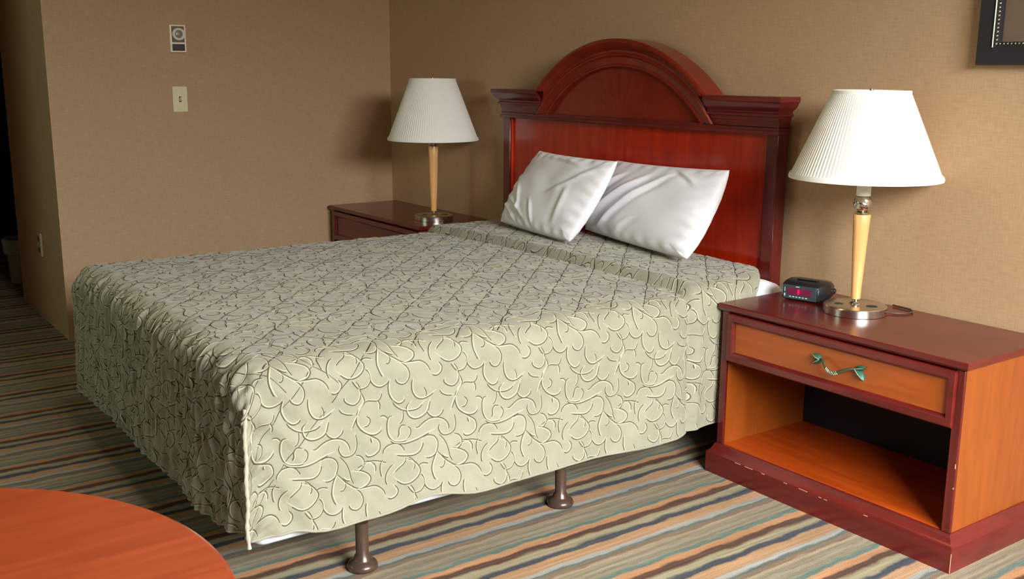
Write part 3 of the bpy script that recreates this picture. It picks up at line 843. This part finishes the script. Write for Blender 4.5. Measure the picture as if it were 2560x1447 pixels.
# ------------------------------------------------------------------ quilted bedspread
XL, XR, YFT = 1.236, 2.822, -1.948     # outer planes of the hanging cloth
ZTOP = 0.578
RS = 0.075                            # shoulder radius
def shoulder(s, flare):
    """s: distance past the start of the curve -> (outward, down)"""
    q = math.pi/2*RS
    th_ = np.clip(s, 0, q)/RS
    o = RS*np.sin(th_); d = RS*(1-np.cos(th_))
    ex = np.clip(s-q, 0, None)
    o = np.where(s < 0, 0, o)+ex*flare; d = np.where(s < 0, 0, d)+ex
    return o, d
def sstep(a, b, t):
    t = np.clip((t-a)/(b-a), 0, 1); return t*t*(3-2*t)
A0 = XL+RS; A1 = XR-RS; B0 = YFT+RS
KA = 1.42*RS
def base(A, B):
    sr = A-A1; sl = A0-A; sf = B0-B
    orr, dr_ = shoulder(sr, 0.05*(1-sstep(-0.62, -0.45, B))*sstep(-1.95, -1.72, B))
    orr = orr-0.030*sstep(-0.62, -0.45, B)*np.clip(sr/0.1, 0, 1); ol, dl = shoulder(sl, 0.04); of, df = shoulder(sf, 0.03*(1-sstep(XR-0.30, XR-0.08, A)))
    x = np.where(sr > 0, A1+orr, np.where(sl > 0, A0-ol, A))
    y = np.where(sf > 0, B0-of, B)
    # slightly domed top, a bit higher at the head where the spread is doubled
    cx = np.clip((np.clip(A, A0, A1)-A0)/(A1-A0), 0, 1)
    cy = np.clip((B-B0)/(-0.1-B0), 0, 1)
    dome = 0.020*np.sin(np.pi*cx)**0.7*np.clip(np.sin(np.pi*np.clip(cy*0.92+0.04, 0, 1)), 0, 1)**0.6
    z = ZTOP+dome-dr_-dl-df
    return np.stack([x, y, z], -1)
FOLD = -0.540
WAVES = [(RNG.uniform(-1, 1), RNG.uniform(-1, 1), RNG.uniform(0, 6.28)) for _ in range(26)]
def noise(A, B, f):
    r = 0
    for i, (a, b, p) in enumerate(WAVES):
        l = math.hypot(a, b)+1e-6; k = f*(0.6+1.3*i/len(WAVES))
        r = r+np.sin(k*(a/l*A+b/l*B)+p)
    return r/5.1
def Hdisp(A, B):
    s1 = np.clip((B-(B0-KA))/0.05, 0, 1); s2 = np.clip((A1+KA-A)/0.05, 0, 1); s3 = np.clip((A-A0+KA)/0.05, 0, 1)
    edge = np.where((A > A1+KA-1e-6) | (A < A0-KA+1e-6), s1, np.where(B < B0-KA+1e-6, np.minimum(s2, s3), 1.0))
    return Hraw(A, B)*edge
def Hraw(A, B):
    sr = A-A1; sl = A0-A; sf = B0-B
    foldB = FOLD+0.05*np.clip((A-2.3), 0, 0.4)-0.06*np.clip(sr, 0, 0.1)
    h = 0.026*sstep(-0.002, 0.030, B-foldB)*(1-0.3*np.clip(sr/0.4, 0, 1))
    h = h-0.010*np.exp(-((B-foldB+0.004)/0.007)**2)
    # diamond quilting
    P_ = 0.1305
    d1 = np.abs(((A+B-1.04)/P_+0.5) % 1-0.5)*P_*0.7071
    d2 = np.abs(((A-B-3.00)/P_+0.5) % 1-0.5)*P_*0.7071
    ampq = 0.0030
    side = np.clip(sr/0.12, 0, 1)
    corner = np.exp(-((sf+0.06)/0.16)**2*(sf < -0.06))
    q1 = ampq*0.75*(1-0.75*side*(1-corner)); q2 = 0.0008*corner*(1-0.75*side*(1-corner))
    h = h+q1*(1-np.exp(-(d1/0.007)**2))+q2*(1-np.exp(-(d2/0.010)**2))
    # puckers of the matelasse
    h = h+0.0007*noise(A, B, 60)+0.0004*noise(A+3, B*1.3, 120)+0.0010*noise(A*0.8, B, 22)
    # hanging folds, stronger towards the hems
    fd = np.clip(sf/0.42, 0, 1)
    h = h+fd*(0.0035*np.sin(A*21+1.5*np.sin(A*7)+sf*2)+0.0015*np.sin(A*57+2))+np.clip(sf/0.08, 0, 1)*0.0050*noise(A*2.6, B*0.7, 60)
    rd = np.clip((sr-0.06)/0.40, 0, 1)
    h = h+rd*(0.006*np.sin(B*9.0+0.8)+0.002*np.sin(B*23))*(1-sstep(-0.7,-0.5,B))
    # crumpled split corner
    cr = np.exp(-((B-YFT-0.05)/0.14)**2)*np.clip(sr/0.08, 0, 1)
    h = h+cr*0.004*np.sin((A*0.9-B*1.4)*48+noise(A, B, 12)*1.2)
    cf = np.exp(-((A-XR+0.02)/0.22)**2)*np.clip(sf/0.06, 0, 1)
    h = h+cf*(0.006*np.sin(A*62+sf*5)+0.004*noise(A, B, 60))
    return h
def surf(A, B, h=0.0):
    A = np.asarray(A, float); B = np.asarray(B, float)
    e = 1e-3
    p = base(A, B); pa = base(A+e, B)-base(A-e, B); pb = base(A, B+e)-base(A, B-e)
    n = np.cross(pa, pb); n /= np.linalg.norm(n, axis=-1, keepdims=True)+1e-12
    return p+n*(Hdisp(A, B)+h)[..., None] if not np.isscalar(h) else p+n*(Hdisp(A, B)+h)[..., None]
q_ = math.pi/2*RS
DROP = 0.578-0.150-RS
Amin, Amax = A0-q_-DROP, A1+q_+DROP
Bmin, Bmax = B0-q_-DROP, -0.125
def hem_right(B):    # the side hem is not straight
    return Amax-shoulder(B0-np.maximum(B, B0-KA), 0.0)[1]+0.004*np.sin(B*9+1)-0.024*(1-sstep(-1.86, -1.74, B))-0.026*np.exp(-((B+1.46)/0.10)**2)-0.006*np.exp(-((B+1.25)/0.1)**2)
def hem_foot(A):
    return Bmin+shoulder(np.minimum(A, A1+KA)-A1, 0.0)[1]+shoulder(A0-np.maximum(A, A0-KA), 0.0)[1]-0.004*np.sin(A*7)+0.030*np.exp(-((A-2.80)/0.13)**2)-0.016*np.exp(-((A-1.25)/0.3)**2)+0.02*np.exp(-((A-Amin-0.3)/0.3)**2)*0-0.010*np.exp(-((A-2.55)/0.2)**2)
def head_end(A):
    return Bmax-0.150*sstep(A1-0.07, A1+0.14, A)-0.02*sstep(A0+0.02, A0-0.1, A)
def inside(A, B):
    sr = A-A1; sl = A0-A; sf = B0-B
    ok = ~(((sr > KA) | (sl > KA)) & (sf > KA))
    return ok & (A < hem_right(B)) & (A > Amin) & (B > hem_foot(A)) & (B < head_end(A))
st = 0.0046
na = int((Amax+0.03-Amin)/st); nb = int((Bmax-Bmin+0.03)/st)
ga = np.linspace(Amin, Amax+0.03, na); gb = np.linspace(Bmin-0.03, Bmax, nb)
GA, GB = np.meshgrid(ga, gb, indexing='ij')
# clamp columns to the hems so that the cloth ends in clean lines
GAc = np.minimum(GA, hem_right(GB)); GBc = np.minimum(np.maximum(GB, hem_foot(GAc)), head_end(GAc))
SV = surf(GAc, GBc).reshape(-1, 3)
ca = (GAc[:-1, :-1]+GAc[1:, 1:])/2; cb = (GBc[:-1, :-1]+GBc[1:, 1:])/2
srm = ca-A1; slm = A0-ca; sfm = B0-cb
keep = ~(((srm > KA) | (slm > KA)) & (sfm > KA))
keep &= (GAc[1:, :-1]-GAc[:-1, :-1] > 1e-5) & (GBc[:-1, 1:]-GBc[:-1, :-1] > 1e-5)
I, J = np.nonzero(keep)
idx = lambda i, j: i*nb+j
quads = np.stack([idx(I, J), idx(I+1, J), idx(I+1, J+1), idx(I, J+1)], 1)
allV = [SV]; allF = [quads]; allM = [np.zeros(len(quads), int)]
voff = len(SV)

def catmull(pts, seg=5):
    P = np.array(pts, float)
    if len(P) == 2:
        return np.linspace(P[0], P[1], seg+1)
    P = np.vstack([2*P[0]-P[1], P, 2*P[-1]-P[-2]])
    out = []
    for i in range(1, len(P)-2):
        for q in range(seg):
            t = q/seg
            out.append(0.5*((2*P[i])+(-P[i-1]+P[i+1])*t+(2*P[i-1]-5*P[i]+4*P[i+1]-P[i+2])*t*t+(-P[i-1]+3*P[i]-3*P[i+1]+P[i+2])*t**3))
    out.append(P[-2]); return np.array(out)

def ribbon(AB, w, h_edge, h_mid, mi):
    """a cord lying on the cloth: AB (n,2) centre line in cloth coordinates, w (n,) width"""
    global voff
    n = len(AB)
    if n < 3: return
    T = np.gradient(AB, axis=0); T /= np.linalg.norm(T, axis=1, keepdims=True)+1e-9
    Nn = np.stack([-T[:, 1], T[:, 0]], 1)
    L = AB+Nn*(w/2)[:, None]; R_ = AB-Nn*(w/2)[:, None]
    V = np.concatenate([surf(L[:, 0], L[:, 1], h_edge), surf(AB[:, 0], AB[:, 1], h_mid), surf(R_[:, 0], R_[:, 1], h_edge)])
    i = np.arange(n-1)
    # orientation so that normals point outwards
    F = np.concatenate([np.stack([i, i+1, n+i+1, n+i], 1), np.stack([n+i, n+i+1, 2*n+i+1, 2*n+i], 1)])
    allV.append(V); allF.append(F+voff); allM.append(np.full(len(F), mi)); voff += len(V)

# one repeat of the scrolling vine pattern, traced in its own grid
VINE = [
 [(440,170),(470,210),(510,260),(560,300),(600,320),(660,315),(720,308),(760,330),(785,370),(797,430)],
 [(460,195),(440,240),(422,290),(415,340),(430,400),(450,425)],
 [(515,272),(580,320),(615,360),(625,410),(610,455),(580,478),(550,470),(535,448),(537,425)],
 [(505,250),(507,285),(490,315),(470,312)],
 [(500,215),(525,235),(550,240)],
 [(560,170),(620,180),(670,205),(690,240),(670,280),(630,305),(592,315)],
 [(590,170),(640,140),(690,115),(740,110),(800,125),(820,135)],
 [(875,140),(840,175),(815,220),(808,270),(820,310)],
 [(855,305),(880,350),(867,390),(835,410),(805,398)],
 [(950,110),(1000,120),(1040,155),(1060,200),(1038,252),(990,290),(940,300),(900,280),(850,235)],
 [(1050,225),(1080,260),(1090,310),(1070,355),(1030,378),(1000,370),(975,335),(955,305)],
 [(970,310),(1000,360),(1012,420),(1000,470),(965,500),(925,490),(903,465),(912,435)],
 [(1010,400),(1028,450),(1032,490),(1000,535),(980,590),(960,630),(945,670),(930,710)],
 [(1070,215),(1095,265),(1100,320),(1130,358),(1170,365),(1215,335),(1228,300)],
 [(1030,490),(1070,472),(1130,475),(1155,450),(1165,405)],
 [(1130,480),(1142,515),(1138,555)],
 [(1035,500),(1005,540),(985,595),(985,650),(1010,700),(1060,735),(1105,738),(1140,715),(1150,680)],
 [(1038,598),(1066,628),(1052,665),(1012,680)],
 [(860,530),(880,560),(920,575),(970,575)],
 [(490,440),(478,490),(478,550),(500,600),(540,630),(575,615),(587,578)],
 [(660,430),(652,480),(655,540),(680,585),(725,598),(780,570),(832,528)],
 [(733,512),(746,555),(742,592)],
 [(490,600),(520,650),(570,685),(630,690),(690,670),(745,608)],
 [(642,618),(605,670),(612,728),(650,755),(700,745),(745,708),(765,650),(785,590)],
 [(750,700),(780,740),(820,750),(860,720),(872,680)],
 [(565,690),(562,740),(548,780),(525,797)],
 [(497,740),(465,748),(450,795),(450,860),(468,912),(500,935),(560,935),(605,915)],
 [(395,742),(425,740),(445,762)],
 [(588,822),(552,820),(535,850),(532,885),(512,925)],
 [(588,822),(612,855),(600,900),(560,938)],
 [(450,915),(490,945),(560,952),(640,932),(720,895),(805,855)],
 [(640,840),(680,840),(730,798),(780,772),(840,770),(885,795),(905,840),(905,882)],
 [(852,795),(838,850),(860,895),(900,900),(940,878),(960,830),(960,770),(950,698)],
 [(400,1050),(412,1005),(450,970),(510,965),(545,1000),(556,1042)],
 [(480,1040),(540,1048),(620,1050),(670,1025),(695,980),(695,945)],
 [(690,935),(740,910),(790,920),(812,962),(805,1015),(785,1060),(740,1080),(700,1070)],
 [(820,890),(870,960),(890,1020),(902,1090),(930,1150)],
 [(940,900),(985,920),(1002,960),(982,1005),(940,1030)],
 [(1005,965),(1050,965),(1078,1000),(1072,1060)],
 [(560,1065),(545,1110),(500,1150),(455,1200)],
 [(400,1070),(375,1125),(375,1180),(385,1225)],
 [(1030,740),(1080,770),(1120,802),(1122,860),(1085,902),(1040,910),(1018,872)],
 [(1072,768),(1082,812)],
 [(575,1070),(612,1100),(622,1140),(602,1185)],
 [(310,300),(340,283),(390,292)],
]
Mi = np.linalg.inv(np.array([[750, -130], [350, 850]]).astype(float))     # tile steps -> grid
LA = np.array([0.279, 0.0]); LB = np.array([0.1395, 0.294])
def to_cloth(P):      # returns (u, w): u along the bed, w across it
    c = (np.array(P, float)-np.array([460., 190.])) @ Mi
    return c[:, :1]*LA+c[:, 1:]*LB
A_anchor = A1+RS*math.asin(0.5); B_anchor = -1.306
strokes = []
for s in VINE:
    c = catmull(s, 5); uw = to_cloth(c)
    # turning direction decides the side of the dark thread
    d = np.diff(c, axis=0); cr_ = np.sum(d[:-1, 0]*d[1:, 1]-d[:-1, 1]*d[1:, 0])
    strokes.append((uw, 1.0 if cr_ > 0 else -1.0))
for i in range(-9, 10):
    for j in range(-10, 5):
        off = i*LA+j*LB
        cA, cB = A_anchor+off[1]+0.15, B_anchor+off[0]+0.13
        if cA < Amin-0.4 or cA > Amax+0.4 or cB < Bmin-0.4 or cB > 0.2: continue
        for k, (uw, sg) in enumerate(strokes):
            B_ = B_anchor+uw[:, 0]+off[0]; A_ = A_anchor+uw[:, 1]+off[1]
            AB = np.stack([A_, B_], 1)
            ok = inside(A_, B_)
            if ok.sum() < 4: continue
            # longest inside run
            best = (0, 0); s0 = None
            for q in range(len(ok)+1):
                if q < len(ok) and ok[q]:
                    if s0 is None: s0 = q
                elif s0 is not None:
                    if q-s0 > best[1]-best[0]: best = (s0, q)
                    s0 = None
            AB = AB[best[0]:best[1]]
            n = len(AB)
            if n < 4: continue
            f = np.linspace(0, 1, n)
            taper = np.clip(np.minimum(f*5+0.25, (1-f)*5+0.25), 0, 1)
            w = 0.0038*taper*(0.75+0.25*math.sin(k*1.7))
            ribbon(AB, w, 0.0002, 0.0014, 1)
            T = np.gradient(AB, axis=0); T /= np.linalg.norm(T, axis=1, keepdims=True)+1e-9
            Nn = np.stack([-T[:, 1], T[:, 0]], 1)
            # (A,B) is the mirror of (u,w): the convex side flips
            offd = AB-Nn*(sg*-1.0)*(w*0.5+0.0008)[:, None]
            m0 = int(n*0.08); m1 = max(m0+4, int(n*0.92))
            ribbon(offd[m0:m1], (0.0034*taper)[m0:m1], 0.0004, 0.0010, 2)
# dark quilting seams
def seam(p0, p1, w, brk, seed):
    r = random.Random(seed)
    L = math.hypot(p1[0]-p0[0], p1[1]-p0[1]); n = int(L/0.006)
    if n < 6: return
    t = np.linspace(0, 1, n)
    AB = np.stack([p0[0]+(p1[0]-p0[0])*t, p0[1]+(p1[1]-p0[1])*t], 1)
    AB += 0.0016*np.stack([np.sin(t*L*70+seed), np.sin(t*L*53+seed*2)], 1)
    ok = inside(AB[:, 0], AB[:, 1])
    mask = ok.copy()
    q = 0
    while q < n:
        ln = r.randint(20, 60); g = r.randint(1, 3) if r.random() < brk else 0
        mask[q+ln:q+ln+g] = False; q += ln+g
    s0 = None
    for q in range(n+1):
        if q < n and mask[q]:
            if s0 is None: s0 = q
        elif s0 is not None:
            if q-s0 > 3:
                ww = w*(0.6+0.5*np.abs(np.sin(np.arange(q-s0)*0.35+seed)))
                ribbon(AB[s0:q], ww, 0.0004, 0.0007, 3)
            s0 = None
P_ = 0.1305
for k in range(-16, 18):
    c = 1.04+P_*k      # A+B = c
    # on the top, from the head/left side down to the right/foot shoulder
    seam((A0-0.05, c-A0+0.05), (A1+0.045, c-A1-0.045), 0.0030, 0.4, k+50)
    # continuing on the hanging cloth near the foot corner
    b_ = c-A1-0.045
    if YFT < b_-0.0 and b_ < -1.55:
        seam((A1+0.05, c-A1-0.05), (Amax, c-Amax), 0.0018, 0.6, k+90)
for k in range(-22, 26):
    c = 3.00+P_*k      # A-B = c
    if c-Amax < 0 and Amax-c < -1.62 and Amax-c > -2.3:
        seam((A1+0.05, A1+0.05-c), (Amax, Amax-c), 0.0018, 0.6, k+190)
    if A1-c < -1.7: seam((A1-0.25, A1-0.25-c), (A1+KA, A1+KA-c), 0.0014, 0.6, k+230)
# dark line in the groove of the fold, all across and down the side
tA = np.linspace(A0-0.25, Amax-0.004, 420)
foldB = FOLD+0.05*np.clip((tA-2.3), 0, 0.4)-0.06*np.clip(tA-A1, 0, 0.1)
AB = np.stack([tA, foldB-0.005], 1)
ribbon(AB, 0.0080*(0.7+0.3*np.sin(tA*90)), 0.0004, 0.0008, 3)

V = np.concatenate(allV); F = np.concatenate(allF); MI = np.concatenate(allM)
me = bpy.data.meshes.new('bedspread')
org = np.array([2.06, -1.05, 0.56])
V = V-org
me.vertices.add(len(V)); me.vertices.foreach_set('co', V.astype(np.float32).ravel())
me.loops.add(len(F)*4); me.loops.foreach_set('vertex_index', F.astype(np.int32).ravel())
me.polygons.add(len(F)); me.polygons.foreach_set('loop_start', (np.arange(len(F))*4).astype(np.int32))
me.polygons.foreach_set('loop_total', np.full(len(F), 4, np.int32))
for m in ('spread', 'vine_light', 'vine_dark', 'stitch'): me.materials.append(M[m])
me.polygons.foreach_set('material_index', MI.astype(np.int32))
me.polygons.foreach_set('use_smooth', np.ones(len(F), bool))
me.update(); me.validate()
spread = bpy.data.objects.new('bedspread', me); scene.collection.objects.link(spread)
spread.location = tuple(org)
# drop unused vertices
import bmesh
bmx = bmesh.new(); bmx.from_mesh(me)
bmesh.ops.delete(bmx, geom=[v for v in bmx.verts if not v.link_faces], context='VERTS')
bmx.to_mesh(me); bmx.free()
tag(spread, 'sage green quilted bedspread with scrolling cream vines, draped over the bed', 'bedspread')
# hem binding and corner piping
def spart(mb, name, m, **kw):
    o = mb.build(name, m, parent=spread, origin=tuple(org), **kw); o.location = (0, 0, 0); return o
mb = MB()
bb = np.linspace(B0-KA, float(head_end(Amax))-0.002, 260)
P = surf(hem_right(bb)-0.001, bb); mb.tube([tuple(p) for p in P], 0.0035, 6)
aa = np.linspace(A0-KA, A1+KA, 220)
P = surf(aa, hem_foot(aa)+0.001); mb.tube([tuple(p) for p in P], 0.0035, 6)
spart(mb, 'hem', M['spread'], smooth=True)
mb = MB()
pp = []
for k in range(60):
    f = k/59
    z = 0.492-f*(0.492-0.160)
    pp.append((2.827+0.005*f+0.0015*math.sin(f*14), -1.945-0.008*f+0.0015*math.sin(f*19+1), z))
mb.tube(pp, [0.0052*(0.9+0.18*math.sin(k*1.3)) for k in range(60)], 10)
spart(mb, 'corner_piping', M['piping'], smooth=True)

# ------------------------------------------------------------------ pillows
def pillow(name, BL, BR, TL, TR, thick, label, creases, seed, lift):
    n = 150
    u = np.linspace(-1, 1, n); U, V_ = np.meshgrid(u, u, indexing='ij')
    C = [np.array(c, float) for c in (BL, BR, TL, TR)]
    nrm = np.cross(C[1]-C[0], C[2]-C[0]); nrm /= np.linalg.norm(nrm)    # faces the viewer (-y, up)
    rng = np.random.default_rng(seed)
    def sheet_(sgn):
        uu = U*(1+0.045*(1-np.abs(V_)**2.2)); vv = V_*(1-np.where(V_ > 0, 0.05, -0.03)*(1-np.abs(U)**2.2))
        a = (uu+1)/2; b = (vv+1)/2
        P = ((1-a)*(1-b))[..., None]*C[0]+(a*(1-b))[..., None]*C[1]+((1-a)*b)[..., None]*C[2]+(a*b)[..., None]*C[3]
        e = np.clip((1-np.abs(U)**2.6)*(1-np.abs(V_)**2.6), 0, 1)
        t = thick*e**0.45*(1-0.12*V_)
        h = np.zeros_like(U)
        for (x0, y0, x1, y1, w, amp) in creases:
            dx, dy = x1-x0, y1-y0; L2 = dx*dx+dy*dy
            s = np.clip(((U-x0)*dx+(V_-y0)*dy)/L2, 0, 1)
            bend = 0.05*np.sin(s*3.1)
            dd = ((U-x0)*dy-(V_-y0)*dx)/math.sqrt(L2)+bend
            along = np.exp(-((np.clip(((U-x0)*dx+(V_-y0)*dy)/L2, -1, 2)-0.5)/0.42)**4)
            h += amp*along*(np.exp(-(dd/w)**2)-0.7*np.exp(-((dd-1.6*w)/(1.3*w))**2))
        for i in range(14):
            f = rng.uniform(3, 14); th = rng.uniform(0, 3.14); ph = rng.uniform(0, 6.28)
            h += 0.0022*(6/f)*0.5*np.sin(f*(math.cos(th)*U+math.sin(th)*V_)+ph)
        edge = np.clip(1-np.maximum(np.abs(U), np.abs(V_)), 0, 1)
        h = h+0.004*np.exp(-(edge/0.16)**2)*(np.sin(U*26+seed)*(np.abs(V_) > np.abs(U))+np.sin(V_*24+seed)*(np.abs(U) >= np.abs(V_)))
        fade = np.clip(edge*8, 0, 1)
        return P+nrm*(sgn*t+h*fade*(1 if sgn > 0 else 0.3))[..., None]
    F_ = sheet_(1); K_ = sheet_(-1)
    K_[0, :] = F_[0, :]; K_[-1, :] = F_[-1, :]; K_[:, 0] = F_[:, 0]; K_[:, -1] = F_[:, -1]
    mb = MB()
    vs = [tuple(p) for p in F_.reshape(-1, 3)]+[tuple(p) for p in K_.reshape(-1, 3)]
    fs = []
    for i in range(n-1):
        for j in range(n-1):
            a = i*n+j; fs.append((a, a+n, a+n+1, a+1)); b = n*n+a; fs.append((b, b+1, b+n+1, b+n))
    mb.add(vs, fs)
    c = sum(C)/4
    o = mb.build(name, M['sheet'], smooth=True, angle=180, origin=tuple(c))
    wl = o.modifiers.new('weld', 'WELD'); wl.merge_threshold = 0.0002
    tag(o, label, 'pillow', 'white pillows leaning on the headboard')
    return o
PZ = 0.634
pl_ = pillow('pillow', (1.520, -0.335, PZ), (2.080, -0.420, PZ), (1.590, -0.190, 0.922), (2.215, -0.318, 0.930), 0.056,
       'left white pillow, overlapping the other, leaning on the headboard',
       [(-0.9, -0.35, -0.1, -0.85, 0.05, 0.010), (-0.75, 0.0, -0.35, -0.8, 0.045, 0.009), (-0.2, -0.3, 0.1, -0.95, 0.04, 0.007), (0.85, 0.8, 0.1, -0.1, 0.07, 0.008), (-0.6, 0.85, 0.5, 0.75, 0.05, 0.006), (0.5, 0.2, 0.55, -0.8, 0.06, 0.006), (-0.95, -0.55, -0.4, -0.95, 0.04, 0.008)], 3, 0)
pr_ = pillow('pillow', (1.880, -0.180, PZ), (2.575, -0.320, PZ), (1.960, -0.098, 0.905), (2.625, -0.190, 0.925), 0.066,
       'right white pillow, nearer the alarm clock, leaning on the headboard',
       [(-0.85, -0.8, 0.0, 0.75, 0.055, 0.012), (-0.6, -0.9, 0.35, 0.85, 0.05, 0.010), (-0.95, -0.3, -0.45, 0.7, 0.05, 0.010), (-0.4, -0.5, -0.75, -0.95, 0.05, 0.008), (0.2, 0.95, 0.75, 0.55, 0.05, 0.007), (-0.2, -0.95, 0.1, -0.4, 0.05, 0.006)], 8, 0)

# ------------------------------------------------------------------ round table in the foreground
TZ = 0.72; TR_ = 0.400; TCX, TCY = 3.9155, -2.784
tb = thing('round_table', (TCX, TCY, 0), 'round orange cherry table in the lower left foreground', 'table')
mb = MB(); mb.lathe([(TR_-0.012, TZ-0.032), (TR_-0.003, TZ-0.028), (TR_, TZ-0.020), (TR_, TZ-0.010), (TR_-0.003, TZ-0.003), (TR_-0.008, TZ)], n=128, cap=False)
mb.lathe([(0.0001, TZ-0.032), (TR_-0.012, TZ-0.032)], n=128, cap=False)
mb.build('table_edge', M['table_edge'], tb, smooth=True)
mb = MB(); mb.lathe([(TR_-0.008, TZ), (0.0001, TZ)], n=128, cap=False); mb.build('table_top', M['table_top'], tb)
mb = MB(); mb.lathe([(0.035, 0.05), (0.035, TZ-0.05), (0.12, TZ-0.045), (0.12, TZ-0.032)], n=32); mb.build('pedestal', M['black_plastic'], tb, smooth=True, angle=40)
mb = MB(); mb.lathe([(0.24, 0.0), (0.245, 0.012), (0.20, 0.025), (0.05, 0.045), (0.035, 0.06)], n=48); mb.build('foot', M['black_plastic'], tb, smooth=True, angle=40)
